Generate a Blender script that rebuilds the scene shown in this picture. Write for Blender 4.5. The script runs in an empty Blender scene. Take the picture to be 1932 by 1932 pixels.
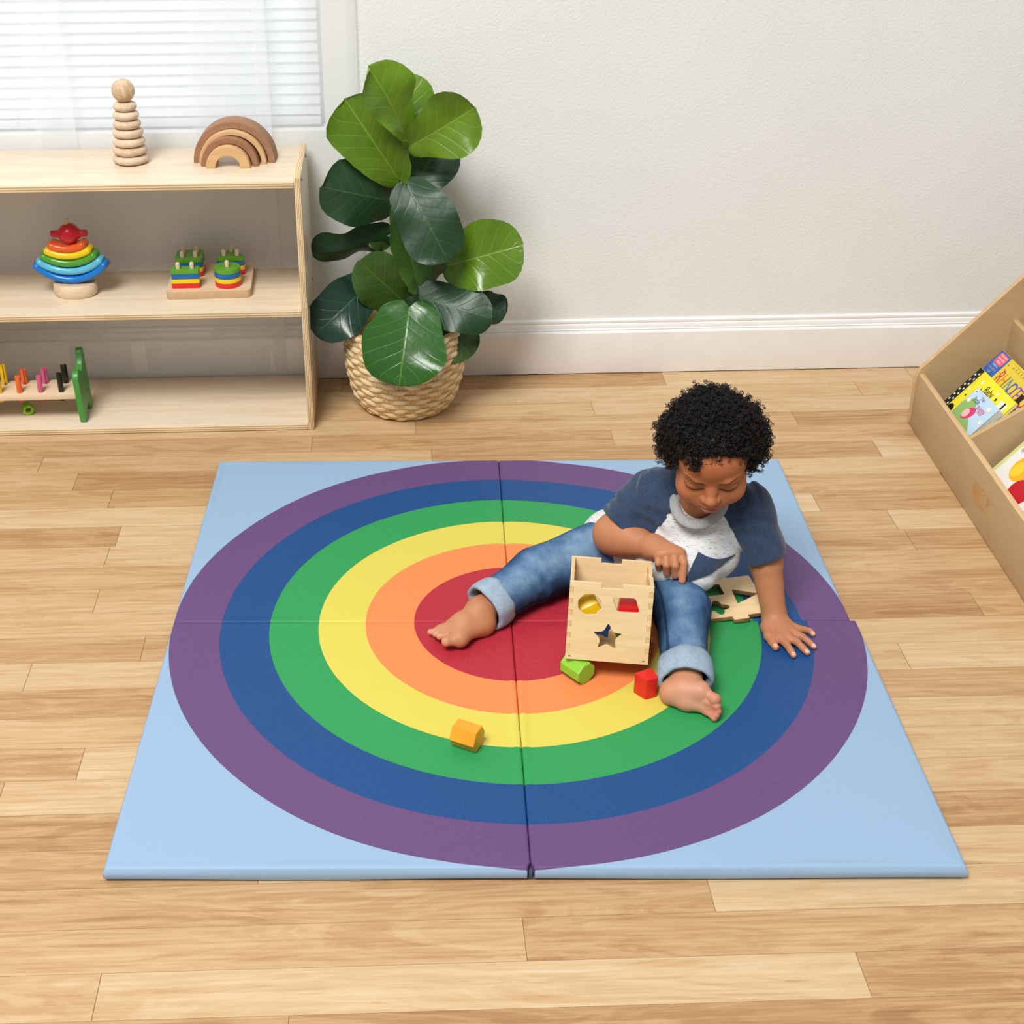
import bpy, bmesh, math, random
import numpy as np
from math import sin, cos, pi, radians, sqrt, atan2
from mathutils import Vector, Matrix, Euler

COL = bpy.context.scene.collection
RND = random.Random(7)

# ------------------------------------------------------------------ camera
FPX, PITCH, YAW, ROLL = 2612.4582, 0.53334, 0.02700, -0.00790
CAM = Vector((-0.2018, -2.0945, 1.5002))
PPX, PPY, IMG = 815.0, 966.0, 1932.0
fwd = Vector((sin(YAW)*cos(PITCH), cos(YAW)*cos(PITCH), -sin(PITCH)))
rgt0 = Vector((cos(YAW), -sin(YAW), 0)); up0 = rgt0.cross(fwd)
rgt = cos(ROLL)*rgt0 + sin(ROLL)*up0
upv = -sin(ROLL)*rgt0 + cos(ROLL)*up0

def _ray(u, v):
    return fwd + (u-PPX)/FPX*rgt - (v-PPY)/FPX*upv
def at_z(u, v, z):
    d = _ray(u, v); return CAM + d*((z-CAM.z)/d.z)
def at_y(u, v, y):
    d = _ray(u, v); return CAM + d*((y-CAM.y)/d.y)

def make_camera():
    cd = bpy.data.cameras.new('camera'); o = bpy.data.objects.new('camera', cd); COL.objects.link(o)
    cd.sensor_fit = 'HORIZONTAL'; cd.sensor_width = 36.0
    cd.lens = 36.0*FPX/IMG
    cd.shift_x = (IMG/2-PPX)/IMG; cd.shift_y = 0
    m = Matrix((rgt, upv, -fwd)).transposed().to_4x4(); m.translation = CAM
    o.matrix_world = m
    cd.clip_start = .05; cd.clip_end = 60
    bpy.context.scene.camera = o
    return o

# ------------------------------------------------------------------ objects
def meta(o, label=None, cat=None, group=None, kind=None):
    if label: o['label'] = label
    if cat: o['category'] = cat
    if group: o['group'] = group
    if kind: o['kind'] = kind
    return o

def thing(name, label, cat, loc=(0, 0, 0), rot=(0, 0, 0), group=None):
    o = bpy.data.objects.new(name, None); COL.objects.link(o)
    o.empty_display_size = .05
    o.location = loc; o.rotation_euler = rot
    return meta(o, label, cat, group)

def link(name, me, mat=None, parent=None, loc=(0, 0, 0), rot=(0, 0, 0), smooth=True, ang=35):
    o = bpy.data.objects.new(name, me); COL.objects.link(o)
    if mat is not None:
        for m in (mat if isinstance(mat, (list, tuple)) else [mat]): me.materials.append(m)
    if parent is not None: o.parent = parent
    o.location = loc; o.rotation_euler = rot
    if smooth and len(me.polygons):
        me.polygons.foreach_set('use_smooth', [True]*len(me.polygons))
        if ang is not None and ang < 180:
            try: me.set_sharp_from_angle(angle=radians(ang))
            except Exception: pass
    return o

def mesh_from(verts, faces, name='m'):
    me = bpy.data.meshes.new(name); me.from_pydata([tuple(v) for v in verts], [], [tuple(f) for f in faces]); me.update()
    return me

def bm_mesh(bm, name='m'):
    bmesh.ops.recalc_face_normals(bm, faces=bm.faces)
    me = bpy.data.meshes.new(name); bm.to_mesh(me); bm.free(); return me

def bm_box(bm, c, s, bev=0., seg=2, rot=None):
    r = bmesh.ops.create_cube(bm, size=1.)
    vs = r['verts']
    M = Matrix.Translation(Vector(c)) @ (rot.to_4x4() if rot is not None else Matrix.Identity(4)) @ Matrix.Diagonal((*s, 1))
    bmesh.ops.transform(bm, matrix=M, verts=vs)
    if bev > 0:
        es = list({e for v in vs for e in v.link_edges})
        bmesh.ops.bevel(bm, geom=es, offset=bev, segments=seg, affect='EDGES', profile=.5)

def box_mesh(s, bev=.001, c=(0, 0, 0), seg=2):
    bm = bmesh.new(); bm_box(bm, c, s, bev, seg); return bm_mesh(bm)

def lathe_mesh(prof, n=32, axis='z', cap=True):
    """prof: list of (r, h)"""
    vs, fs = [], []
    m = len(prof)
    for i in range(n):
        a = 2*pi*i/n
        for (r, h) in prof:
            if axis == 'z': vs.append((r*cos(a), r*sin(a), h))
            elif axis == 'x': vs.append((h, r*cos(a), r*sin(a)))
            else: vs.append((r*sin(a), h, r*cos(a)))
    for i in range(n):
        j = (i+1) % n
        for k in range(m-1):
            fs.append((i*m+k, j*m+k, j*m+k+1, i*m+k+1))
    if cap:
        fs.append([i*m for i in range(n)][::-1]); fs.append([i*m+m-1 for i in range(n)])
    me = mesh_from(vs, fs)
    bm = bmesh.new(); bm.from_mesh(me); bmesh.ops.remove_doubles(bm, verts=bm.verts, dist=1e-6)
    bmesh.ops.dissolve_degenerate(bm, dist=1e-7, edges=bm.edges)
    bpy.data.meshes.remove(me)
    return bm_mesh(bm)

def tube_arrays(paths, rads, sides=6):
    """paths: list of (N,3) arrays -> verts, faces"""
    V, F, off = [], [], 0
    for P, r in zip(paths, rads):
        P = np.asarray(P, float); n = len(P)
        T = np.gradient(P, axis=0); T /= (np.linalg.norm(T, axis=1)[:, None]+1e-12)
        a = np.array([0, 0, 1.]) if abs(T[0][2]) < .9 else np.array([1., 0, 0])
        u = np.cross(T[0], a); u /= np.linalg.norm(u)
        rr = np.broadcast_to(np.asarray(r, float), (n,))
        ang = np.arange(sides)*2*pi/sides
        rings = []
        for i in range(n):
            u = u - (u@T[i])*T[i]; u /= (np.linalg.norm(u)+1e-12); w = np.cross(T[i], u)
            rings.append(P[i]+rr[i]*(np.cos(ang)[:, None]*u+np.sin(ang)[:, None]*w))
        V.append(np.concatenate(rings))
        for i in range(n-1):
            for k in range(sides):
                k2 = (k+1) % sides
                F.append((off+i*sides+k, off+i*sides+k2, off+(i+1)*sides+k2, off+(i+1)*sides+k))
        F.append(tuple(off+k for k in range(sides))[::-1]); F.append(tuple(off+(n-1)*sides+k for k in range(sides)))
        off += n*sides
    return np.concatenate(V), F

def tube_mesh(paths, rads, sides=6):
    V, F = tube_arrays(paths, rads, sides); return mesh_from(V, F)

def rrect(w, h, r, n=5):
    pts = []
    for cx, cy, a0 in ((w/2-r, h/2-r, 0), (-w/2+r, h/2-r, 90), (-w/2+r, -h/2+r, 180), (w/2-r, -h/2+r, 270)):
        for i in range(n+1):
            a = radians(a0+90*i/n); pts.append((cx+r*cos(a), cy+r*sin(a)))
    return pts

def round_poly(pts, r, n=4):
    out = []; m = len(pts)
    for i in range(m):
        p = Vector(pts[i]).to_2d(); a = Vector(pts[i-1]).to_2d(); b = Vector(pts[(i+1) % m]).to_2d()
        d1 = (a-p); d2 = (b-p); rr = min(r, d1.length*.45, d2.length*.45)
        s = p+d1.normalized()*rr; e = p+d2.normalized()*rr
        for k in range(n+1):
            t = k/n; q = s*(1-t)**2+p*2*t*(1-t)+e*t*t; out.append((q.x, q.y))
    return out

def plate_mesh(outlines, thick, bev=0.):
    """flat plate in xy (thickness centred on z) from closed outlines; inner outlines become holes"""
    cu = bpy.data.curves.new('c', 'CURVE'); cu.dimensions = '2D'; cu.fill_mode = 'BOTH'
    cu.extrude = max(thick/2-bev, 1e-5); cu.bevel_depth = bev; cu.bevel_resolution = 1; cu.offset = -bev
    for pts in outlines:
        sp = cu.splines.new('POLY'); sp.points.add(len(pts)-1); sp.use_cyclic_u = True
        for i, p in enumerate(pts): sp.points[i].co = (p[0], p[1], 0, 1)
    return curve_to_mesh(cu)

def curve_to_mesh(cu):
    o = bpy.data.objects.new('tmp', cu); COL.objects.link(o)
    dg = bpy.context.evaluated_depsgraph_get(); dg.update()
    me = bpy.data.meshes.new_from_object(o.evaluated_get(dg))
    COL.objects.unlink(o); bpy.data.objects.remove(o); bpy.data.curves.remove(cu)
    me.materials.clear()
    return me

def text_mesh(s, size, thick=.0002, align='LEFT', shear=0., spacing=1.):
    cu = bpy.data.curves.new('t', 'FONT'); cu.body = s; cu.size = size; cu.extrude = thick
    cu.align_x = align; cu.align_y = 'CENTER'; cu.shear = shear; cu.space_character = spacing
    cu.resolution_u = 3
    return curve_to_mesh(cu)

def xform(me, M):
    me.transform(M); return me

def join_meshes(mes):
    bm = bmesh.new()
    for m in mes: bm.from_mesh(m); bpy.data.meshes.remove(m)
    me = bpy.data.meshes.new('j'); bm.to_mesh(me); bm.free(); return me

def copy_tree(o, parent=None):
    c = o.copy(); COL.objects.link(c); c.parent = parent
    for ch in list(o.children): copy_tree(ch, c)
    return c

# ------------------------------------------------------------------ materials
def lin(c):
    if isinstance(c, str):
        c = c.lstrip('#'); c = [int(c[i:i+2], 16)/255 for i in (0, 2, 4)]
    return tuple((x/12.92 if x <= .04045 else ((x+.055)/1.055)**2.4) for x in c)+(1.,)

class NT:
    def __init__(s, name):
        s.m = bpy.data.materials.new(name); s.m.use_nodes = True
        s.t = s.m.node_tree; s.t.nodes.clear()
        s.out = s.n('ShaderNodeOutputMaterial'); s.b = s.n('ShaderNodeBsdfPrincipled')
        s.l(s.b.outputs[0], s.out.inputs[0])
    def n(s, t, **kw):
        x = s.t.nodes.new(t)
        for k, v in kw.items(): setattr(x, k, v)
        return x
    def l(s, a, b): s.t.links.new(a, b)
    def val(s, sock, v):
        if hasattr(v, 'is_linked') or hasattr(v, 'links'): s.l(v, sock)
        else: sock.default_value = v
    def coord(s, which='Object', scale=(1, 1, 1), loc=(0, 0, 0), rot=(0, 0, 0)):
        tc = s.n('ShaderNodeTexCoord'); mp = s.n('ShaderNodeMapping')
        s.l(tc.outputs[which], mp.inputs[0])
        mp.inputs['Scale'].default_value = scale; mp.inputs['Location'].default_value = loc; mp.inputs['Rotation'].default_value = rot
        return mp.outputs[0]
    def noise(s, vec, scale=5, detail=4, rough=.55, dist=0.):
        x = s.n('ShaderNodeTexNoise'); s.l(vec, x.inputs['Vector'])
        x.inputs['Scale'].default_value = scale; x.inputs['Detail'].default_value = detail
        x.inputs['Roughness'].default_value = rough; x.inputs['Distortion'].default_value = dist
        return x.outputs['Fac']
    def math(s, op, a, b=None, c=None, clamp=False):
        x = s.n('ShaderNodeMath', operation=op); x.use_clamp = clamp
        s.val(x.inputs[0], a)
        if b is not None: s.val(x.inputs[1], b)
        if c is not None: s.val(x.inputs[2], c)
        return x.outputs[0]
    def ramp(s, fac, stops, interp='LINEAR'):
        x = s.n('ShaderNodeValToRGB'); s.l(fac, x.inputs[0]); cr = x.color_ramp; cr.interpolation = interp
        while len(cr.elements) < len(stops): cr.elements.new(.5)
        for e, (p, c) in zip(cr.elements, stops):
            e.position = p; e.color = lin(c) if isinstance(c, (str,)) else (c if len(c) == 4 else (*c, 1))
        return x.outputs[0]
    def mix(s, fac, a, b, mode='MIX'):
        x = s.n('ShaderNodeMix', data_type='RGBA', blend_type=mode)
        s.val(x.inputs[0], fac)
        for k, v in ((6, a), (7, b)):
            if isinstance(v, str): x.inputs[k].default_value = lin(v)
            else: s.val(x.inputs[k], v)
        return x.outputs[2]
    def sep(s, vec):
        x = s.n('ShaderNodeSeparateXYZ'); s.l(vec, x.inputs[0]); return x.outputs
    def attr(s, name):
        x = s.n('ShaderNodeAttribute'); x.attribute_name = name; return x.outputs
    def bump(s, h, strength=.3, dist=.002):
        x = s.n('ShaderNodeBump'); s.l(h, x.inputs['Height']); x.inputs['Strength'].default_value = strength
        x.inputs['Distance'].default_value = dist; s.l(x.outputs[0], s.b.inputs['Normal'])
    def fin(s, color=None, rough=.5, spec=.5, **kw):
        if color is not None:
            if isinstance(color, str): s.b.inputs['Base Color'].default_value = lin(color)
            else: s.val(s.b.inputs['Base Color'], color)
        s.val(s.b.inputs['Roughness'], rough); s.b.inputs['Specular IOR Level'].default_value = spec
        for k, v in kw.items(): s.val(s.b.inputs[k.replace('_', ' ')], v)
        return s.m

def plain(name, color, rough=.5, spec=.5, var=.04, **kw):
    """painted / plain surface with a slight procedural unevenness"""
    t = NT(name); v = t.coord()
    nz = t.noise(v, 18, 3)
    c = lin(color)
    d = tuple(max(0, x*(1-var*3)) for x in c[:3])+(1,); l = tuple(min(1, x*(1+var*2)) for x in c[:3])+(1,)
    return t.fin(t.ramp(nz, [(.3, d), (.7, l)]), rough, spec, **kw)

_wood = {}
def wood(name, light, dark, axis='x', scale=1., rough=.45, spec=.35, contrast=1., knots=0.):
    key = (name, axis)
    if key in _wood: return _wood[key]
    t = NT(name)
    st = {'x': (1.2, 14, 14), 'y': (14, 1.2, 14), 'z': (14, 14, 1.2)}[axis]
    v = t.coord(scale=tuple(a*scale for a in st))
    n1 = t.noise(v, 2.2, 5, .6, .8)
    st2 = {'x': (3, 130, 130), 'y': (130, 3, 130), 'z': (130, 130, 3)}[axis]
    v2 = t.coord(scale=tuple(a*scale for a in st2)); n2 = t.noise(v2, 1.5, 3, .6)
    rings = t.math('SINE', t.math('MULTIPLY', n1, 26.))
    f = t.math('ADD', t.math('MULTIPLY', rings, .10*contrast), t.math('ADD', t.math('MULTIPLY', n2, .35*contrast), .5-.175*contrast))
    f = t.math('ADD', f, t.math('MULTIPLY', t.math('SUBTRACT', n1, .5), .6*contrast))
    c = t.ramp(f, [(.15, dark), (.85, light)])
    t.bump(n2, .08, .0006)
    _wood[key] = t.fin(c, rough, spec); return _wood[key]

_ply = {}
def ply(axis='z', light='#ead0a2', dark='#bd905c', n=7, key=''):
    k = (axis, key)
    if k in _ply: return _ply[k]
    t = NT('ply_edge_'+axis+key); tc = t.n('ShaderNodeTexCoord'); s = t.sep(tc.outputs['Generated'])
    g = s[{'x': 0, 'y': 1, 'z': 2}[axis]]
    nz = t.noise(t.coord(scale=(9, 9, 9)), 6, 3)
    ph = t.math('ADD', t.math('MULTIPLY', g, n*pi), t.math('MULTIPLY', nz, .9))
    f = t.math('ADD', t.math('MULTIPLY', t.math('SINE', t.math('MULTIPLY', ph, 2.)), .5), .5)
    fine = t.noise(t.coord(scale=(60, 60, 60)), 8, 3)
    f = t.math('ADD', t.math('MULTIPLY', f, .75), t.math('MULTIPLY', fine, .3))
    _ply[k] = t.fin(t.ramp(f, [(.15, light), (.9, dark)]), .5, .3); return _ply[k]

def board(name, size, loc, thick, face_mat, edge_mat, parent=None, bev=.0015, rot=(0, 0, 0)):
    """plywood board: big faces get face_mat, thin edges edge_mat. loc = centre."""
    me = box_mesh(size, bev)
    ax = {'x': 0, 'y': 1, 'z': 2}[thick]
    o = link(name, me, [face_mat, edge_mat], parent, loc, rot)
    for p in me.polygons:
        p.material_index = 0 if abs(p.normal[ax]) > .7 else 1
    return o
# ================================================================== room
WALL_Y = 1.1395
def make_floor():
    t = NT('floor_planks')
    at = t.attr('tone'); pid = t.attr('plank_seed')
    tc = t.n('ShaderNodeTexCoord')
    cmb = t.n('ShaderNodeCombineXYZ'); s = t.sep(tc.outputs['Object'])
    t.l(t.math('ADD', s[0], t.math('MULTIPLY', pid[2], 37.)), cmb.inputs[0]); t.l(s[1], cmb.inputs[1]); t.l(t.math('MULTIPLY', pid[2], 11.), cmb.inputs[2])
    def mp(sc):
        m = t.n('ShaderNodeMapping'); t.l(cmb.outputs[0], m.inputs[0]); m.inputs['Scale'].default_value = sc; return m.outputs[0]
    big = t.noise(mp((1.6, 10, 1)), 1.8, 5, .62, 1.2)
    rings = t.math('SINE', t.math('MULTIPLY', big, 30.))
    fine = t.noise(mp((5, 160, 1)), 1.2, 4, .65)
    med = t.noise(mp((2.0, 52, 1)), 1.3, 5, .65, .6)
    f = t.math('ADD', t.math('MULTIPLY', rings, .045), t.math('MULTIPLY', fine, .36))
    f = t.math('ADD', f, t.math('MULTIPLY', med, .42))
    f = t.math('ADD', f, t.math('MULTIPLY', big, .22))
    f = t.math('ADD', f, t.math('MULTIPLY', t.math('SUBTRACT', at[2], .5), .36))
    c = t.ramp(f, [(.16, '#8a603d'), (.36, '#ad8459'), (.50, '#c09c70'), (.66, '#cdb088'), (.85, '#d8c2a3')])
    # small knots / dark flecks
    kn = t.noise(mp((6, 40, 1)), 1.6, 2, .5)
    c = t.mix(t.math('MULTIPLY', t.math('SUBTRACT', kn, .70, clamp=True), 3.2, clamp=True), c, '#7d4a24')
    t.bump(fine, .05, .0005)
    m = t.fin(c, t.math('ADD', t.math('MULTIPLY', fine, .15), .36), .35)
    dark = plain('floor_seam', '#8d673f', .7, .2)
    W, Y0 = .0791, -.853
    joints = {-1: [-.362], 0: [.414, -.622], 1: [-.04, -1.25], 2: [.237, -.9], 6: [-.732], 9: [.7025, -.87], 10: [-.677, .15], 11: [.894], 12: [-.79], 13: [1.006, -.3],
              15: [.833, .1], 16: [.693, -.15], 18: [-.92, .1], 19: [.899, -.126], 20: [-.403, .3], 21: [-.16, .75], 22: [.274, -.7], 23: [.582, .95], 24: [.476, 1.104]}
    tones = {(0, 2): .25, (0, 1): .85, (0, 0): .62, (1, 2): .35, (1, 1): .55, (16, 1): .95, (19, 2): .9, (20, 2): .5, (20, 1): .35, (20, 0): .45}
    V, F, tn, sd, mi = [], [], [], [], []
    r = random.Random(21)
    k0, k1 = -22, 25
    for k in range(k0, k1):
        y0 = Y0+k*W; y1 = min(y0+W, WALL_Y)
        if y0 >= WALL_Y: break
        js = sorted(joints.get(k, [r.uniform(-1.1, 1.1)]))
        # continue the row outside with regular lengths
        xs = list(js)
        x = xs[0]
        while x > -3.2: x -= r.uniform(.75, 1.15); xs.insert(0, x)
        x = xs[-1]
        while x < 3.4: x += r.uniform(.75, 1.15); xs.append(x)
        # intermediate joints when a gap is too long
        q = [xs[0]]
        for b in xs[1:]: q.append(b)
        xs = q
        for i in range(len(xs)-1):
            a, b = xs[i]+.0004, xs[i+1]-.0004
            n = len(V); g = .0002
            V += [(a, y0+g, 0), (b, y0+g, 0), (b, y1-g, 0), (a, y1-g, 0)]; F.append((n, n+1, n+2, n+3))
            j = sum(1 for e in js if e <= xs[i]+1e-6)
            tn.append(tones.get((k, j), r.uniform(.1, .9))); sd.append(r.random()); mi.append(0)
    n = len(V); ylo = Y0+k0*W
    V += [(-4.3, ylo, -.0012), (4.6, ylo, -.0012), (4.6, WALL_Y, -.0012), (-4.3, WALL_Y, -.0012)]; F.append((n, n+1, n+2, n+3)); tn.append(.5); sd.append(.5); mi.append(1)
    me = mesh_from(V, F)
    a = me.attributes.new('tone', 'FLOAT', 'FACE'); a.data.foreach_set('value', tn)
    a = me.attributes.new('plank_seed', 'FLOAT', 'FACE'); a.data.foreach_set('value', sd)
    o = link('floor', me, [m, dark], smooth=False)
    me.polygons.foreach_set('material_index', mi)
    return meta(o, kind='structure')

WIN = (-1.72, -.355, .628, 1.62)   # x0,x1,z0,z1
def make_room():
    make_floor()
    # wall with the window opening
    t = NT('wall_paint')
    v = t.coord()
    n1 = t.noise(v, 165, 2, .5, .2); n2 = t.noise(v, 260, 2, .5)
    h = t.math('ADD', t.ramp(n1, [(.32, (0, 0, 0)), (.70, (1, 1, 1))]), t.math('MULTIPLY', n2, .25))
    t.bump(h, .20, .0020)
    m = t.fin(t.ramp(t.noise(v, 3, 2), [(.3, '#e4e4e0'), (.7, '#e8e8e5')]), .75, .25)
    white = plain('white_trim_paint', '#f0efed', .35, .45, .01)
    x0, x1, z0, z1 = WIN; X0, X1, Z1 = -3.2, 3.4, 2.5; Y, D = WALL_Y, .10
    V = [(X0, Y, 0), (X1, Y, 0), (X1, Y, Z1), (X0, Y, Z1), (x0, Y, z0), (x1, Y, z0), (x1, Y, z1), (x0, Y, z1),
         (x0, Y+D, z0), (x1, Y+D, z0), (x1, Y+D, z1), (x0, Y+D, z1)]
    F = [(0, 1, 5, 4), (1, 2, 6, 5), (2, 3, 7, 6), (3, 0, 4, 7), (4, 5, 9, 8), (5, 6, 10, 9), (6, 7, 11, 10), (7, 4, 8, 11)]
    # outer skin closes the wall behind
    b = len(V); V += [(X0, Y+D, 0), (X1, Y+D, 0), (X1, Y+D, Z1), (X0, Y+D, Z1)]
    F += [(8, 9, b+1, b), (9, 10, b+2, b+1), (10, 11, b+3, b+2), (11, 8, b, b+3)]
    me = mesh_from(V, F); o = link('wall_back', me, [m, white], smooth=False); meta(o, kind='structure')
    for i in (4, 5, 6, 7): me.polygons[i].material_index = 1
    # baseboard profile
    prof = [(0, .1445), (.004, .1445), (.0068, .1415), (.0068, .1365), (.0045, .1340), (.0078, .1315), (.0095, .127), (.0095, .1215), (.0118, .1190), (.0095, .1165), (.014, .1140), (.0155, .1110), (.0155, .004), (.0145, .0015), (0, .0015)]
    V, F = [], []
    for x in (X0, X1): V += [(x, WALL_Y-d, z) for d, z in prof]
    k = len(prof)
    for i in range(k): j = (i+1) % k; F.append((i, j, k+j, k+i))
    F += [tuple(range(k)), tuple(range(k, 2*k))[::-1]]
    bm = bmesh.new(); me = mesh_from(V, F); bm.from_mesh(me); me = bm_mesh(bm)
    meta(link('baseboard_back', me, white, ang=25), kind='structure')
    # window: frame + glass + sill
    fm = plain('window_frame_vinyl', '#f2f3f3', .4, .4, .01)
    w = thing('window_1', None, None, (0, 0, 0)); w['kind'] = 'structure'
    cx, cz, W, H = (x0+x1)/2, (z0+z1)/2, x1-x0, z1-z0
    out = [(x0, z0), (x1, z0), (x1, z1), (x0, z1)]; f = .045
    inn = [(x0+f, z0+f), (x1-f, z0+f), (x1-f, z1-f), (x0+f, z1-f)]
    me = plate_mesh([out, inn], .03, .002); xform(me, Matrix.Rotation(pi/2, 4, 'X')); link('frame', me, fm, w, (0, WALL_Y+.083, 0))
    g = NT('window_glass'); g.fin('#ffffff', .02, .5, Transmission_Weight=1., IOR=1.1)
    link('pane', box_mesh((W-2*f+.01, .004, H-2*f+.01), 0), g.m, w, (cx, WALL_Y+.083, cz))
    # blinds
    bt = NT('white_blind_slat')
    tr = bt.n('ShaderNodeBsdfTranslucent'); tr.inputs[0].default_value = (.93, .96, .98, 1)
    df = bt.n('ShaderNodeBsdfDiffuse'); df.inputs[0].default_value = (.93, .94, .95, 1)
    mx = bt.n('ShaderNodeMixShader'); mx.inputs[0].default_value = .55
    bt.l(df.outputs[0], mx.inputs[1]); bt.l(tr.outputs[0], mx.inputs[2]); bt.l(mx.outputs[0], bt.out.inputs[0])
    b = thing('window_blind', 'white horizontal slat blind lowered in the window behind the sheer curtains', 'blind', (cx, WALL_Y+.035, z0+.008))
    SW, pitch, bw = W-.022, .0237, .029
    rail = bm = bmesh.new(); bm_box(bm, (0, 0, .008), (SW, .026, .016), .003); link('bottom_rail', bm_mesh(bm), bt.m, b)
    bm = bmesh.new(); bm_box(bm, (0, 0, H-.03), (SW, .034, .035), .003); link('head_rail', bm_mesh(bm), bt.m, b)
    z = .030; V0 = []
    n = 5; first = None
    tilt = radians(62)
    V, F = [], []
    for i in range(n+1):
        s = (i/n-.5); crown = .0022*(1-(2*s)**2)
        yy, zz = s*bw, crown
        V += [(-SW/2, yy*cos(tilt)+zz*sin(tilt)*-1, -yy*sin(tilt)*-1+zz*cos(tilt)), (SW/2, yy*cos(tilt)-zz*sin(tilt), yy*sin(tilt)+zz*cos(tilt))]
    for i in range(n): F.append((2*i, 2*i+1, 2*i+3, 2*i+2))
    slat = mesh_from(V, F)
    while z < H-.06:
        if first is None: first = link('slat', slat, bt.m, b, (0, 0, z+.006), ang=180)
        else:
            c = first.copy(); COL.objects.link(c); c.parent = b; c.location = (0, 0, z+.006)
        z += pitch
    cord = plain('blind_cord', '#e9eceb', .8, .1)
    for dx in (-.42, -.03, .56):
        link('ladder_cord', tube_mesh([[(dx, -.016, .01), (dx, -.016, H-.04)]], [.0009], 5), cord, b)
    # sheer curtains
    ct = NT('sheer_curtain')
    tp = ct.n('ShaderNodeBsdfTransparent'); tl = ct.n('ShaderNodeBsdfTranslucent'); df = ct.n('ShaderNodeBsdfDiffuse')
    tl.inputs[0].default_value = (.93, .95, .97, 1); df.inputs[0].default_value = (.93, .94, .95, 1)
    m1 = ct.n('ShaderNodeMixShader'); m1.inputs[0].default_value = .45; ct.l(df.outputs[0], m1.inputs[1]); ct.l(tl.outputs[0], m1.inputs[2])
    m2 = ct.n('ShaderNodeMixShader'); wv = ct.noise(ct.coord(scale=(900, 1, 900)), 1, 1)
    hem = ct.attr('hem')
    ct.l(ct.math('ADD', ct.math('ADD', ct.math('MULTIPLY', wv, .10), .30), ct.math('MULTIPLY', hem[2], .22), clamp=True), m2.inputs[0])
    ct.l(tp.outputs[0], m2.inputs[1]); ct.l(m1.outputs[0], m2.inputs[2]); ct.l(m2.outputs[0], ct.out.inputs[0])
    def curtain(xl, xr, zb, ztop, y, amp, lam, ph, label, skew=0., hemw=.05):
        nx, nz = int((xr-xl)/.008), 70
        V, F, hm = [], [], []
        for j in range(nz+1):
            v = j/nz; z = zb+(ztop-zb)*v
            for i in range(nx+1):
                u = i/nx; x = xl+(xr-xl)*u + skew*(1-v)*u
                yy = y+amp*(sin(2*pi*x/lam+ph+.8*sin(3*v))*.6+.4*sin(2*pi*x/(lam*.43)+ph*2+v))
                V.append((x, yy, z+.006*sin(x*17+ph)*(1-v)**3)); hm.append(1. if (z-zb) < hemw or (xr-x) < .028 else 0.)
        for j in range(nz):
            for i in range(nx):
                a = j*(nx+1)+i; F.append((a, a+1, a+nx+2, a+nx+1))
        me = mesh_from(V, F); a = me.attributes.new('hem', 'FLOAT', 'POINT'); a.data.foreach_set('value', hm)
        return meta(link('sheer_curtain', me, ct.m, ang=180), label, 'curtain', 'sheer curtains at the window')
    curtain(-.66, -.276, .075, 1.75, 1.1290, .0022, .21, .4, 'narrow white sheer curtain panel hanging closest to the plant')
    curtain(-1.02, -.478, .028, 1.75, 1.1225, .0022, .27, 1.9, 'white sheer curtain panel behind the wooden arches, hem folded onto the bottom shelf')
    curtain(-1.74, -.93, .03, 1.75, 1.1290, .0022, .24, 3.1, 'white sheer curtain panel at the left behind the ring stacking tower')
# ================================================================== shelf unit and what stands on it
BIRCH = lambda ax: wood('birch_veneer', '#e6d7c0', '#d3bd9f', ax, 1., .38, .4, 1.)
MAPLE = wood('maple_toy_wood', '#e2cfb4', '#ccb090', 'x', 2.2, .5, .3, 1.)
SH_F, SH_B = .8387, 1.1140       # shelf front / back
TOPZ, MIDZ, LOWZ = .600, .303, .017

def make_shelf():
    xl, xr, t = -1.310, -.400, .0145
    s = thing('toy_shelf', 'pale birch plywood open shelf unit with three tiers below the window', 'shelf', ((xl+xr)/2, (SH_F+SH_B)/2, 0))
    cx, cy, d = (xl+xr)/2, (SH_F+SH_B)/2, SH_B-SH_F
    vm, vx = BIRCH('z'), BIRCH('x'); ez, ex = ply('z', '#ecdcba', '#b48f5e', 3, 'shelf'), ply('x', '#ead6ae', '#b48f5e', 4, 'shelf')
    for x in (xl+t/2, xr-t/2):
        board('side_panel', (t, d, .6075), (x-cx, 0, .6075/2), 'x', vm, ex, s, .003)
    for z, nm in ((TOPZ, 'top_shelf'), (MIDZ, 'middle_shelf'), (LOWZ, 'bottom_shelf')):
        th = .0160
        board(nm, (xr-xl-2*t, d-.002, th), (0, 0, z-th/2), 'z', vx, ez, s, .002)
    sm = plain('screw_metal', '#8d8b88', .35, .5, .02, Metallic=.9)
    first = None
    for z in (TOPZ-.006, MIDZ-.006, LOWZ-.004):
        for dy in (-d/2+.035, d/2-.06):
            me = lathe_mesh([(0, 0), (.0042, 0), (.0042, .0012), (.003, .0026), (0, .0028)], 12, 'x', False)
            o = link('screw', me, sm, s, (xr-cx, dy, z))

def band(center, r0, r1, depth, mat, name, parent=None, a0=0, a1=pi, n=40, bev=.0016, yaw=0):
    """half ring standing on its feet (arch)"""
    out = [(r1*cos(a0+(a1-a0)*i/n), r1*sin(a0+(a1-a0)*i/n)) for i in range(n+1)] + [(r0*cos(a1-(a1-a0)*i/n), r0*sin(a1-(a1-a0)*i/n)) for i in range(n+1)]
    me = plate_mesh([out], depth, bev); xform(me, Matrix.Rotation(pi/2, 4, 'X'))
    return link(name, me, mat, parent, center, (0, 0, yaw), ang=40)

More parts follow.
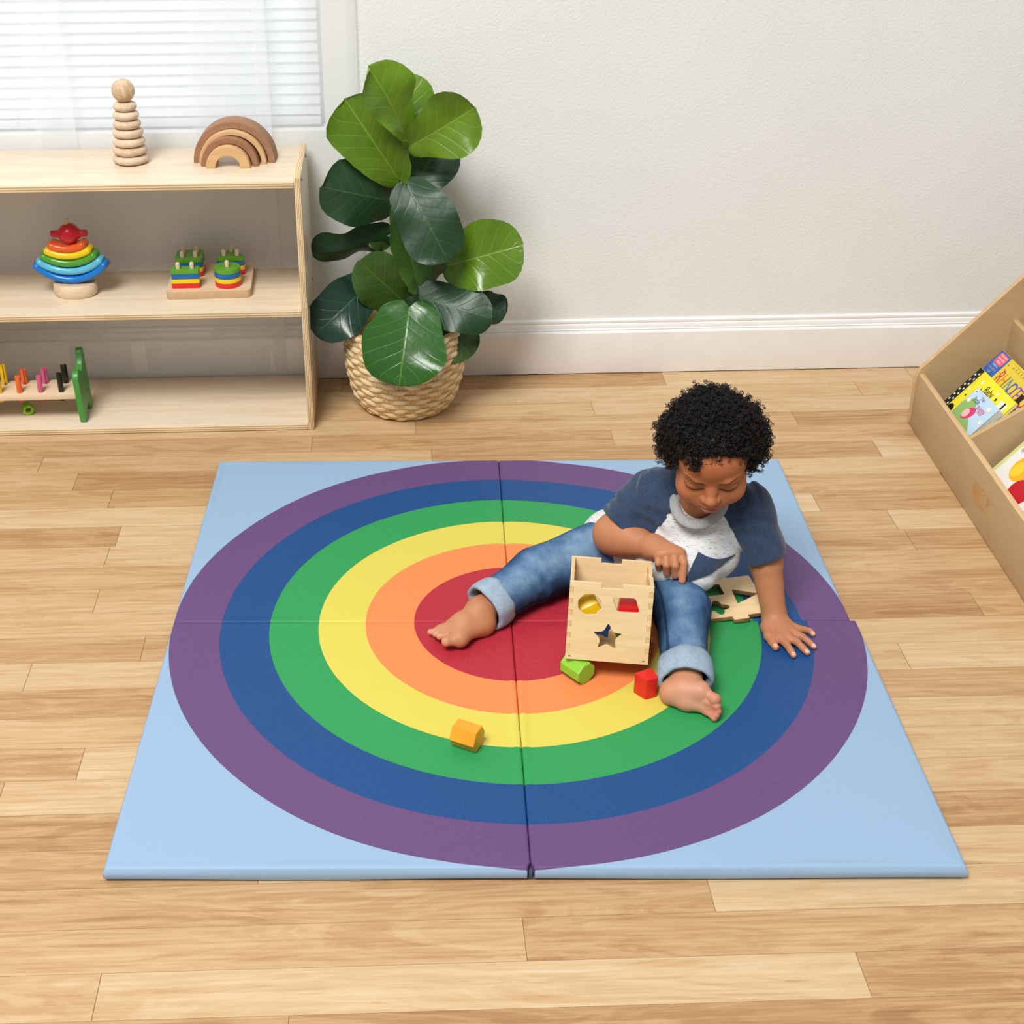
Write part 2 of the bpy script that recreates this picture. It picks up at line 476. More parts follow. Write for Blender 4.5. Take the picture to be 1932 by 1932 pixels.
def make_top_toys():
    # ring stacking tower
    c = at_z(248.3, 305.5, TOPZ); c.y = 1.003; c.x = -.787; c.z = TOPZ
    t = thing('stacking_tower', 'natural wood stacking tower of seven rings topped by a ball, on the shelf top', 'stacking toy', c)
    r = [.0405, .0383, .0362, .0340, .0310, .0288, .0262]; h = .0192
    mats = [wood('maple_ring_%s' % k, a, b, 'x', 2.4, .5, .3, 1.2) for k, a, b in (('a', '#dfcab0', '#c6a98a'), ('b', '#dcc3a8', '#c3a283'), ('c', '#e2d0b8', '#cbb092'))]
    link('dowel', lathe_mesh([(0, 0), (.006, 0), (.006, h*7+.01), (0, h*7+.01)], 16), MAPLE, t)
    for i, R in enumerate(r):
        rt = h/2*.97; prof = []
        for k in range(13):
            a = -pi/2+pi*k/12
            prof.append((R-.0115+.0115*cos(a) if True else 0, rt*sin(a)))
        prof = [(.0075, -rt)]+prof+[(.0075, rt)]
        prof.append(prof[0])
        o = link('ring', lathe_mesh(prof, 48, 'z', False), mats[i % 3], t, (0, 0, h*(i+.5)+.0005), (0, 0, i*1.3), ang=60)
    R = .0252; prof = [(R*cos(a), R*sin(a)) for a in [(-pi/2+pi*k/24) for k in range(25)]]
    link('ball', lathe_mesh(prof, 48, 'z', False), wood('maple_ball', '#dcc4a6', '#bf9f7c', 'z', 2.4, .45, .3, 1.6), t, (0, 0, h*7+R-.001), ang=180)
    # nested arches: four loose pieces
    yaw = radians(-2.5)
    spec = [(-.5535, 1.012, .0758, .0915, .052, '#a97f63', '#8f664b', 'largest brown wooden arch, outermost of the nested arches on the shelf top'),
            (-.5560, .999, .0648, .0750, .052, '#dcb789', '#c99f6e', 'second largest tan wooden arch, nested just inside the largest brown arch'),
            (-.5615, .984, .0503, .0640, .052, '#a87a5c', '#8d6247', 'smaller brown wooden arch, nested around the smallest tan arch'),
            (-.5640, .968, .0278, .0490, .052, '#dbb685', '#c89e6a', 'smallest tan wooden arch, innermost and frontmost of the nested arches')]
    for i, (x, y, r0, r1, d, l, k, lab) in enumerate(spec):
        o = band((x, y, TOPZ), r0, r1, d, wood('arch_wood_%d' % i, l, k, 'x', 2., .6, .25, .7), 'wooden_arch', yaw=yaw)
        meta(o, lab, 'toy arch', 'nested wooden arches')

def make_boat():
    c = Vector((-.944, .968, MIDZ))
    t = thing('balancing_boat', 'rainbow balancing boat of curved bars with a red knob on a wooden rocker base', 'stacking toy', c, (0, 0, radians(-4)))
    # base: rounded disc
    prof = [(0, 0), (.046, 0), (.0495, .004), (.051, .015), (.0495, .027), (.047, .0300), (0, .0300)]
    me = lathe_mesh(prof, 48, 'z', False); xform(me, Matrix.Diagonal((1, .80, 1, 1)))
    link('base', me, wood('maple_base', '#e3d0b6', '#ceb08c', 'x', 3., .5, .3, 1.4), t, (.0, .0, 0))
    tilt = radians(-1.5)
    g = [('#e8622a', .408, .429, .0525), ('#e9cf1f', .391, .416, .0635), ('#4c9a31', .373, .4045, .0745), ('#5cb7d8', .354, .392, .085), ('#1273c4', .334, .383, .094)]
    th = .0172
    for i, (col, zb, ze, hw) in enumerate(g):
        zb -= MIDZ; ze -= MIDZ
        sag = ze-(zb+th/2); hw2 = hw-th/2; R = (hw2**2+sag**2)/(2*sag); amax = math.asin(hw2/R)
        # path in xz, swept rounded section (depth in y), round ends
        n = 28; V, F = [], []; sec = rrect(.042, th, th/2*.96, 6); m = len(sec)
        for k in range(n+1):
            u = k/n*2-1
            a = amax*u; e = 1.
            # shrink the section at the ends for round noses
            endd = (1-abs(u))*amax*R
            if endd < th/2: e = max(.12, sqrt(max(0, 1-(1-endd/(th/2))**2)))
            px, pz = R*sin(a), zb+th/2+R*(1-cos(a))
            for (sy, sz) in sec:
                ey = (.5+.5*e); q = sz*e
                V.append((px-q*sin(a), sy*ey, pz+q*cos(a)))
        for k in range(n):
            for j in range(m):
                j2 = (j+1) % m; F.append((k*m+j, (k+1)*m+j, (k+1)*m+j2, k*m+j2))
        F += [tuple(range(m)), tuple(range(n*m, n*m+m))[::-1]]
        bm = bmesh.new(); bm.from_mesh(mesh_from(V, F))
        link('curved_bar', bm_mesh(bm), plain('boat_'+col[1:], col, .22, .5, .02), t, (0, 0, 0), (0, tilt, 0), ang=60)
    zc = .449-MIDZ
    prof = [(0, -.0415), (.0068, -.0415), (.0078, -.0405), (.0078, -.029), (.0085, -.026), (.0125, -.0215)]
    for k in range(13):
        a = radians(-48+96*k/12); prof.append((.0242*cos(a), .0242*sin(a)+.0))
    prof += [(.0125, .0215), (.0085, .026), (.0078, .029), (.0078, .0405), (.0068, .0415), (0, .0415)]
    link('red_knob', lathe_mesh(prof, 36, 'x', False), plain('boat_red', '#c4132b', .25, .5, .03), t, (.003, 0, zc), (0, tilt, 0), ang=60)
    link('peg', lathe_mesh([(0, 0), (.0062, 0), (.0062, .1485), (.005, .1505), (0, .1505)], 20), MAPLE, t, (.0, 0, .03))

def make_shape_board():
    zt = MIDZ+.0195
    fl, fr, br = at_z(317, 556, zt), at_z(476, 550, zt), at_z(480, 494, zt)
    cx = (fl.x+fr.x)/2; w = .194; yf = .921; dpt = .178; yaw = radians(1.5)
    c = Vector((-.6335, yf+dpt/2, MIDZ))
    t = thing('shape_stacking_board', 'wooden peg board with four stacks of coloured shape layers on the middle shelf', 'stacking toy', c, (0, 0, yaw))
    me = plate_mesh([rrect(w, dpt, .012)], .0195, .0015)
    o = link('board', me, [wood('maple_board', '#e3cdae', '#d0b28c', 'x', 2., .45, .3, .9), ply('z', '#dfc6a2', '#c0a078', 6, 'b')], t, (0, 0, .00975), ang=40)
    for p in me.polygons:
        if abs(p.normal.z) < .4: p.material_index = 1
    cols = ['#d8262b', '#ecc81f', '#0d63b0', '#5a9a26']
    M = [plain('layer_'+k[1:], k, .28, .5, .02) for k in cols]
    h = .0112
    def place(u, v): p = at_z(u, v, zt); return (p.x-c.x, p.y-c.y)
    tri = lambda s: round_poly([(-s, -s*.62), (s, -s*.62), (0, s*1.0)], .022, 6)
    st = [('rectangle', rrect(.064, .028, .003), [(-.016, 0), (.016, 0)], (-.052, -.056)),
          ('round', [(.0305*cos(2*pi*k/40), .0305*sin(2*pi*k/40)) for k in range(40)], [(0, 0)], (.044, -.051)),
          ('square', rrect(.064, .064, .009), [(-.0155, -.0155), (.0155, -.0155), (-.0155, .0155), (.0155, .0155)], (-.050, .035)),
          ('triangle', tri(.040), [(-.0155, -.011), (.0155, -.011), (0, .016)], (.047, .033))]
    for nm, out, pegs, (x, y) in st:
        hole = [[(px+.0062*cos(2*pi*k/16), py+.0062*sin(2*pi*k/16)) for k in range(16)] for px, py in pegs]
        for i in range(4):
            me = plate_mesh([out]+hole, h*.97, .0014)
            link(nm+'_layer', me, M[i], t, (x, y, .0195+h*(i+.5)), ang=40)
        for px, py in pegs:
            rr = .0052; hh = 4*h+.0145
            prof = [(0, 0), (rr, 0), (rr, hh-rr)]+[(rr*cos(a), hh-rr+rr*sin(a)) for a in [pi/2*k/6 for k in range(1, 7)]]
            link('peg', lathe_mesh(prof, 18, 'z', False), MAPLE, t, (x+px, y+py, .0195))

def make_bench():
    z0 = LOWZ
    t = thing('pounding_bench', 'wooden pounding bench with coloured pegs and a green end panel on the bottom shelf', 'pounding toy', (-1.06, .915, z0), (0, 0, radians(1.)))
    # bench plank
    ztop = .0735
    link('plank', box_mesh((.315, .083, .0145), .0012), wood('maple_bench', '#e8d2b4', '#d8ba94', 'x', 2., .45, .3, .7), t, (-.052, 0, ztop-.00725))
    # end panel: profile in y-z with two humps, a notch and two feet
    P = [(-.047, 0), (-.028, 0), (-.024, .016), (-.010, .026), (.012, .026), (.024, .016), (.027, 0), (.047, 0), (.050, .03), (.050, .138), (.046, .157), (.028, .157), (.021, .138), (.012, .124), (-.004, .117), (-.012, .118), (-.020, .129), (-.040, .129), (-.050, .118), (-.050, .03)]
    me = plate_mesh([round_poly(P, .009, 4)], .0145, .0012)
    xform(me, Matrix(((0, 0, 1, 0), (1, 0, 0, 0), (0, 1, 0, 0), (0, 0, 0, 1))))
    gm = plain('bench_green', '#43913c', .35, .5, .03)
    link('end_panel', me, gm, t, (.112, -.002, 0), (0, radians(-2), 0), ang=40)
    xform(me2 := me.copy(), Matrix.Identity(4)); link('end_panel', me2, None, t, (-.217, -.002, 0), ang=40)
    dk = plain('bench_bolt', '#2d4a22', .5, .4)
    link('bolt', lathe_mesh([(0, 0), (.0022, 0), (.0022, .0006), (0, .0006)], 12, 'x', False), dk, t, (.1193, .012, .058))
    def peg(col, x, y, up, down, rot):
        r = .0063; H = up+down+.0145; sl = .0011; dep = up*.99
        # slotted dowel: four quarter prongs above, whole below
        V = []; F = []
        outl = []
        for q in range(2):
            pts = []
            for k in range(13):
                a = pi*q+pi*k/12; p = Vector((r*cos(a), r*sin(a)+0)); pts.append(p)
            pts = [(p.x, (p.y+sl if q == 0 else p.y-sl)) for p in pts]
            outl.append(pts)
        parts = []
        for pts in outl:
            me = plate_mesh([pts], up, .0006); xform(me, Matrix.Translation((0, 0, up/2))); parts.append(me)
        lo = lathe_mesh([(0, 0), (r, 0), (r, H-up), (0, H-up)], 24, 'z', False); xform(lo, Matrix.Translation((0, 0, -(H-up)))); parts.append(lo)
        link('peg', join_meshes(parts), plain('peg_'+col[1:], col, .3, .5, .02), t, (x, y, ztop), (0, 0, rot), ang=40)
    for col, x, ux, h1, h2 in (('#171513', .066, .066, .046, .046), ('#cf5a86', .018, .018, .041, .038), ('#e8652b', -.031, -.031, .041, .036), ('#eec21a', -.078, -.078, .048, .05), ('#43913c', -.126, -.126, .045, .045), ('#1c6db5', -.172, -.172, .045, .045)):
        peg(col, x, -.026, h1, .008, .4); peg(col, ux+.002, .022, h2, .008, 2.0)
    # hex nut threaded below the orange peg
    hexo = [(.0140*cos(pi/3*k+.2), .0140*sin(pi/3*k+.2)) for k in range(6)]
    hole = [(.0065*cos(2*pi*k/20), .0065*sin(2*pi*k/20)) for k in range(20)]
    me = plate_mesh([hexo, hole], .026, .001); xform(me, Matrix.Rotation(pi/2, 4, 'X'))
    n = link('hexagonal_nut', me, plain('nut_lime', '#8bb92c', .4, .4), None, (-1.0895, .925, z0+.0136), (0, 0, radians(20)), ang=30)
    meta(n, 'lime green hexagonal toy nut lying under the pounding bench', 'toy nut')
# ================================================================== potted fiddle-leaf plant
def make_plant():
    PX, PY = -.1815, .975
    t = thing('potted_fiddle_leaf_plant', 'tall leafy fiddle-leaf plant in a woven straw basket beside the shelf', 'potted plant', (PX, PY, 0))
    # woven basket
    bt = NT('woven_straw'); sh = bt.attr('shade'); v = bt.coord(scale=(1, 1, 1))
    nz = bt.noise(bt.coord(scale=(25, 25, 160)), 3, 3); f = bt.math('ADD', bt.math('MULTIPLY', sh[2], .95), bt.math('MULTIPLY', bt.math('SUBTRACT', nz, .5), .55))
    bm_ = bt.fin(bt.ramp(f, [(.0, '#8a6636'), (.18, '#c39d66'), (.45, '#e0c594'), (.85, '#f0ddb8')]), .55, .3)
    H = .216; rows = 15; nst = 30
    def prof(z):
        k = z/H
        pts = [(0, .098), (.06, .112), (.2, .128), (.45, .1415), (.7, .146), (.9, .143), (1, .139)]
        for (a, ra), (b, rb) in zip(pts, pts[1:]):
            if k <= b: u = (k-a)/(b-a); return ra+(rb-ra)*u
        return pts[-1][1]
    NT_, NZ = nst*10, rows*9
    V, F, S = [], [], []
    for j in range(NZ+1):
        z = H*j/NZ; row = min(rows-1, int(j/9)); w = (j/9-row)
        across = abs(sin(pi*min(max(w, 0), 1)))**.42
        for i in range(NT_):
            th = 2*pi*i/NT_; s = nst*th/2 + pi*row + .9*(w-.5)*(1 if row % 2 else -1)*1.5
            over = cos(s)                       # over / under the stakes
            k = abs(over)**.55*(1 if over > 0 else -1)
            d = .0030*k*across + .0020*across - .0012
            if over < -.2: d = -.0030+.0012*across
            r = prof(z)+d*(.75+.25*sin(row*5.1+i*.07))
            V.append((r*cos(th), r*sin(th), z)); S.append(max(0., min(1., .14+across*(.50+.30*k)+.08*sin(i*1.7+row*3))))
    for j in range(NZ):
        for i in range(NT_):
            i2 = (i+1) % NT_; F.append((j*NT_+i, j*NT_+i2, (j+1)*NT_+i2, (j+1)*NT_+i))
    b0 = len(V)
    F.append(tuple(range(NT_))[::-1])
    # inner lip and soil-dark inside
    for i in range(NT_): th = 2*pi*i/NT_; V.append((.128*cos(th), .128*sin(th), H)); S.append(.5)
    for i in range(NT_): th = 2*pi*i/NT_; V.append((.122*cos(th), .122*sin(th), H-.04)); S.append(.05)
    for i in range(NT_):
        i2 = (i+1) % NT_; F.append((NZ*NT_+i, NZ*NT_+i2, b0+i2, b0+i)); F.append((b0+i, b0+i2, b0+NT_+i2, b0+NT_+i))
    F.append(tuple(b0+NT_+i for i in range(NT_)))
    me = mesh_from(V, F); a = me.attributes.new('shade', 'FLOAT', 'POINT'); a.data.foreach_set('value', S)
    link('basket', me, bm_, t, ang=50)
    # stems
    st = NT('plant_stem'); nz = st.noise(st.coord(scale=(60, 60, 14)), 3, 4)
    sm = st.fin(st.ramp(nz, [(.3, '#4a3c22'), (.6, '#7b6a42'), (.8, '#5d6a2c')]), .7, .2)
    def W(u, v, y): p = at_y(u, v, y); return np.array((p.x-PX, p.y-PY, p.z))
    def path(pts, n=24):
        P = np.array(pts); tt = np.linspace(0, len(P)-1, n); out = []
        for q in tt:
            i = min(int(q), len(P)-2); f = q-i
            p0, p1, p2, p3 = P[max(i-1, 0)], P[i], P[i+1], P[min(i+2, len(P)-1)]
            out.append(.5*((2*p1)+(-p0+p2)*f+(2*p0-5*p1+4*p2-p3)*f*f+(-p0+3*p1-3*p2+p3)*f**3))
        return np.array(out)
    main = path([np.array((0, 0, .18)), W(776, 600, .965), W(779, 545, .97), W(760, 500, .985), W(741, 455, .985), W(746, 390, .975), W(752, 340, .965), W(758, 290, .955), W(763, 240, .945), W(760, 195, .925)], 60)
    br = path([W(778, 560, .97), W(792, 535, .955), W(818, 515, .95), W(836, 494, .955), W(838, 478, .96)], 20)
    link('stem', tube_mesh([main, br], [np.linspace(.0085, .0035, 60), np.linspace(.006, .004, 20)], 8), sm, t, ang=180)
    # leaves
    def leafmat(name, base, dark, vein, gloss, trans):
        n = NT(name); uv = n.n('ShaderNodeUVMap'); s = n.sep(uv.outputs[0])
        u, v = s[0], n.math('ABSOLUTE', n.math('SUBTRACT', n.math('MULTIPLY', s[1], 2.), 1.))
        mid = n.math('SUBTRACT', 1., n.math('DIVIDE', v, .035), clamp=True)
        ph = n.math('SUBTRACT', n.math('MULTIPLY', u, 6.5), n.math('MULTIPLY', n.math('POWER', v, .8), 1.9))
        fr = n.math('ABSOLUTE', n.math('SUBTRACT', n.math('FRACT', ph), .5))
        lat = n.math('MULTIPLY', n.math('SUBTRACT', 1., n.math('DIVIDE', fr, .035), clamp=True), n.math('SUBTRACT', 1., n.math('MULTIPLY', v, .55)))
        obj = n.coord()
        vor = n.n('ShaderNodeTexVoronoi', feature='DISTANCE_TO_EDGE'); n.l(obj, vor.inputs['Vector']); vor.inputs['Scale'].default_value = 200
        net = n.math('SUBTRACT', 1., n.math('MULTIPLY', vor.outputs['Distance'], 9.), clamp=True)
        ve = n.math('MAXIMUM', mid, lat)
        big = n.noise(obj, 22, 3)
        c = n.mix(n.math('MULTIPLY', big, .9), dark, base)
        c = n.mix(n.math('MULTIPLY', net, .09), c, vein)
        c = n.mix(n.math('MULTIPLY', ve, .6), c, vein)
        geo = n.n('ShaderNodeNewGeometry')
        c = n.mix(n.math('MULTIPLY', geo.outputs['Backfacing'], .35), c, vein)
        h = n.math('SUBTRACT', n.math('MULTIPLY', n.math('SMOOTH_MIN', fr, .22, .2), 1.0), n.math('MULTIPLY', ve, .35)); h = n.math('ADD', h, n.math('MULTIPLY', n.noise(obj, 45, 2), .9))
        h = n.math('ADD', h, n.math('MULTIPLY', net, -.018))
        n.bump(h, .30, .0030)
        n.fin(c, gloss, .5)
        tl = n.n('ShaderNodeBsdfTranslucent'); n.l(c, tl.inputs[0]); mx = n.n('ShaderNodeMixShader'); mx.inputs[0].default_value = trans
        n.l(n.b.outputs[0], mx.inputs[1]); n.l(tl.outputs[0], mx.inputs[2]); n.l(mx.outputs[0], n.out.inputs[0])
        return n.m
    LM = {'l': leafmat('leaf_light', '#71961c', '#54781c', '#9ab044', .30, .20), 'y': leafmat('leaf_lime', '#688c16', '#466c18', '#98b440', .24, .15),
          'm': leafmat('leaf_mid', '#557f2e', '#3f6a2c', '#83a04e', .33, .12), 'g': leafmat('leaf_glossy_green', '#316420', '#24521c', '#76a03e', .25, .08),
          'd': leafmat('leaf_dark', '#214424', '#193821', '#456e36', .40, .06), 'b': leafmat('leaf_bluish_dark', '#1b3c30', '#163226', '#3a6046', .28, .05),
          'o': leafmat('leaf_olive_dark', '#3f5c1d', '#2f4c1b', '#64832f', .35, .08)}
    WF = [(0, .10), (.04, .33), (.1, .50), (.2, .62), (.32, .72), (.45, .85), (.58, .96), (.7, 1.0), (.8, .97), (.88, .84), (.94, .65), (.98, .38), (1, .06)]
    WR = [(0, .30), (.03, .55), (.08, .70), (.18, .82), (.32, .92), (.46, .98), (.6, 1.), (.72, .97), (.82, .87), (.9, .70), (.95, .51), (.985, .28), (1, .05)]
    def wfun(u, WU):
        for (a, x), (b, y) in zip(WU, WU[1:]):
            if u <= b:
                f = (u-a)/(b-a); f = f*f*(3-2*f)*.4+f*.6; return x+(y-x)*f
        return .06
    def leaf(key, b, tp, width, yb, yt, fold=.0, curl=.0, roll=0., wav=.004, seed=0, scale_w=1.0, tipdrop=0.):
        B, T = W(b[0], b[1], yb), W(tp[0], tp[1], yt)
        L = np.linalg.norm(T-B); ax = (T-B)/L
        ctr = (B+T)/2; view = np.array(CAM)-np.array((PX, PY, 0))-ctr; dist = np.linalg.norm(view); view /= dist
        side = np.cross(ax, view); side /= np.linalg.norm(side); nrm = np.cross(side, ax)
        if roll:
            side = cos(roll)*side+sin(roll)*nrm; nrm = np.cross(side, ax)
        Wd = width*dist/FPX*scale_w
        rr = random.Random(seed); p1, p2 = rr.uniform(0, 6), rr.uniform(0, 6)
        nu, nv = 60, 24; V, F, UV = [], [], []
        for i in range(nu+1):
            u = 1-(1-i/nu)**1.35; w = wfun(u, WF if key in 'ly' and seed < 10 else WR)*Wd/2
            # basal lobes reach behind the stalk
            back = .0
            for j in range(nv+1):
                v = j/nv*2-1; av = abs(v)
                lobe = -.085*L*max(0, 1-u/.16)**1.2*min(1, av*2)
                edge = av**1.5
                h = fold*w*2*av**1.2 + curl*L*(4*u*(1-u)) - tipdrop*L*u**2.5 + wav*sin(7.3*u+p1+(2.4 if v > 0 else 0))*edge*2.4 + wav*.8*sin(15*u+p2)*edge
                rip = 1+.035*sin(11*u+p1+v)*edge
                p = B+ax*(u*L+lobe)+side*(v*w*rip)+nrm*h
                V.append(p); UV.append((u, j/nv))
        for i in range(nu):
            for j in range(nv):
                a = i*(nv+1)+j; F.append((a, a+1, a+nv+2, a+nv+1))
        me = mesh_from(V, F)
        ul = me.uv_layers.new(name='UVMap')
        for l in me.loops: ul.data[l.index].uv = UV[l.vertex_index]
        if np.dot(np.array(me.polygons[len(me.polygons)//2].normal), view) < 0: me.flip_normals()
        link('leaf', me, LM[key], t, ang=180)
        # petiole
        return B
    # key, base px, tip px, width px, base depth, tip depth
    leaf('d', (780, 352), (838, 264), 112, .985, 1.05, .04, .02, .25, .003, 4)
    leaf('l', (772, 276), (896, 202), 124, .945, .93, .16, .05, -.25, .004, 3)
    leaf('l', (772, 284), (772, 138), 92, .965, 1.03, -.1, .02, .2, .003, 30)
    leaf('y', (752, 338), (650, 186), 132, .955, .93, .08, .05, .0, .003, 2)
    leaf('l', (764, 252), (694, 126), 108, .935, .90, .18, .06, -.45, .004, 1, 1.0)
    leaf('d', (741, 378), (606, 352), 118, .965, .90, -.05, .07, .1, .004, 5)
    leaf('d', (730, 446), (588, 474), 62, .985, .97, -.20, .10, .75, .005, 8, 1.2)
    leaf('o', (731, 462), (694, 452), 30, .99, .97, .0, .05, .0, .002, 9)
    leaf('y', (845, 502), (987, 462), 126, .95, .92, .04, .06, .05, .004, 10)
    leaf('o', (776, 580), (677, 492), 104, .965, .93, .03, .05, .1, .003, 11)
    leaf('b', (700, 532), (594, 632), 100, .965, .90, .03, .07, .0, .004, 12)
    leaf('d', (900, 570), (955, 592), 62, .96, .945, .0, .04, .2, .003, 14)
    leaf('o', (826, 606), (890, 672), 84, .93, .90, .0, .06, .1, .004, 15)
    leaf('d', (780, 558), (930, 602), 92, .93, .86, -.08, .08, .15, .004, 13)
    leaf('m', (786, 532), (741, 380), 86, .93, .905, .22, .03, -.55, .003, 7, 1.1)
    leaf('d', (768, 352), (846, 494), 116, .925, .855, -.06, .08, .1, .004, 6)
    leaf('g', (772, 580), (753, 728), 158, .865, .765, .03, .07, .0, .004, 16)
    leaf('d', (744, 384), (728, 352), 26, .98, .97, .0, .05, .3, .002, 17)
    leaf('o', (838, 492), (800, 520), 38, .955, .94, .0, .05, .3, .002, 18)
# ================================================================== rainbow mat
MS, MT = 1.25, .026
MROT = radians(-1.97)
def make_mat():
    t = NT('mat_vinyl_rings'); tc = t.n('ShaderNodeTexCoord'); s = t.sep(tc.outputs['Object'])
    x, y = s[0], s[1]
    r = t.math('SQRT', t.math('ADD', t.math('MULTIPLY', x, x), t.math('MULTIPLY', y, y)))
    u = .0888
    st = [(0, '#ae2937'), (2*u, '#e5864d'), (3*u, '#d4c554'), (4*u, '#2c9350'), (5*u, '#17477f'), (6*u, '#624675'), (7*u, '#91adc9')]
    c = t.ramp(r, [(p, k) for p, k in st], 'CONSTANT')
    v = t.coord(); nz = t.noise(v, 420, 2, .6); soft = t.noise(v, 5, 2)
    c = t.mix(t.math('MULTIPLY', t.math('SUBTRACT', nz, .5), .10), c, '#ffffff', 'ADD')
    h = t.math('ADD', t.math('MULTIPLY', nz, .5), t.math('MULTIPLY', soft, 6.))
    t.bump(h, .10, .0012)
    top = t.fin(c, .52, .28)
    base = plain('mat_grey_underside', '#4a5560', .6, .2)
    m = thing('play_mat', 'square folding foam play mat with a rainbow circle on pale blue, on the wood floor', 'mat', (0, 0, 0), (0, 0, MROT))
    H = MS/2; N = 44; R = .0055
    def panel(x0, x1, y0, y1, dx):
        ox = {x0: abs(x0) > .1, x1: abs(x1) > .1}; oy = {y0: abs(y0) > .1, y1: abs(y1) > .1}
        ts = [0, .001, .0025, .0045, .007, .010, .014, .02]
        def axis(a, b):
            k = [a+q for q in ts]; m_ = list(np.linspace(a+.03, b-.03, N)); e = [b-q for q in ts[::-1]]
            return k+m_+e
        X, Y = axis(x0, x1), axis(y0, y1)
        def edge(d, outer):
            rr = R if outer else .0045
            dep = .0050 if outer else .0040
            if d >= rr: return 0.
            q = 1-d/rr; return dep*(1-sqrt(max(0, 1-q*q)))
        V, F = [], []
        nx, ny = len(X), len(Y)
        def wav(x, y): return .0009*sin(9*x+1.3)*sin(8*y+.4)+.0007*sin(17*x+5*y)
        for yy in Y:
            for xx in X:
                d = max(edge(xx-x0, ox[x0]), edge(x1-xx, ox[x1])); e = max(edge(yy-y0, oy[y0]), edge(y1-yy, oy[y1]))
                z = MT-max(d, e)-.35*min(d, e)+(wav(xx, yy) if min(xx-x0, x1-xx, yy-y0, y1-yy) > .012 else 0)
                if y0 < -.1 and (abs(x0) < .1 or abs(x1) < .1):      # V notch at the front of the fold
                    xx += .0055*(1 if x1 > .1 else -1)*max(0, 1-abs(xx)/.016)*max(0, 1-(yy+H)/.014)
                V.append((xx, yy, z))
        for j in range(ny-1):
            for i in range(nx-1): a = j*nx+i; F.append((a, a+1, a+nx+1, a+nx))
        # side walls: boundary ring swept down with a slight bulge
        ring = [i for i in range(nx)]+[j*nx+nx-1 for j in range(1, ny)]+[(ny-1)*nx+i for i in range(nx-2, -1, -1)]+[j*nx for j in range(ny-2, 0, -1)]
        prev = ring; cx, cy = (x0+x1)/2, (y0+y1)/2
        for zf, bl in ((1.15, .0016), (.7, .0022), (.30, .0006)):
            cur = []
            for q in ring:
                px, py, pz = V[q]
                outx = ox[x0] and px <= x0+1e-6 or ox[x1] and px >= x1-1e-6
                outy = oy[y0] and py <= y0+1e-6 or oy[y1] and py >= y1-1e-6
                cur.append(len(V)); lift = .0014*sin(11*px+2)*(1 if outy else 0)
                V.append((px+(bl*np.sign(px-cx) if outx else 0), py+(bl*np.sign(py-cy) if outy else 0), max(.003, MT*zf*.6+lift)))
            for k in range(len(ring)):
                k2 = (k+1) % len(ring); F.append((prev[k], cur[k], cur[k2], prev[k2]))
            prev = cur
        F.append(tuple(prev[::-1]))
        bm = bmesh.new(); bm.from_mesh(mesh_from(V, F))
        o = link('panel', bm_mesh(bm), top, m, (dx, 0, 0), ang=60)
        b = box_mesh((x1-x0-.004, y1-y0-.004, .0042), .001, ((x0+x1)/2, (y0+y1)/2, .0021)); link('underside', b, base, o)
    panel(-H, -.0003, .0003, H, 0); panel(.0003, H, .0003, H, 0)
    panel(-H, -.0003, -H, -.0003, 0); panel(.0003, H, -H, -.0003, 0); m.children[-1].scale = (1.016, 1, 1)
    # stitched centre gusset seen at the front notch
    link('fold_gusset', box_mesh((.006, .03, .013), .002, (0, -H+.016, .0085)), base, m)

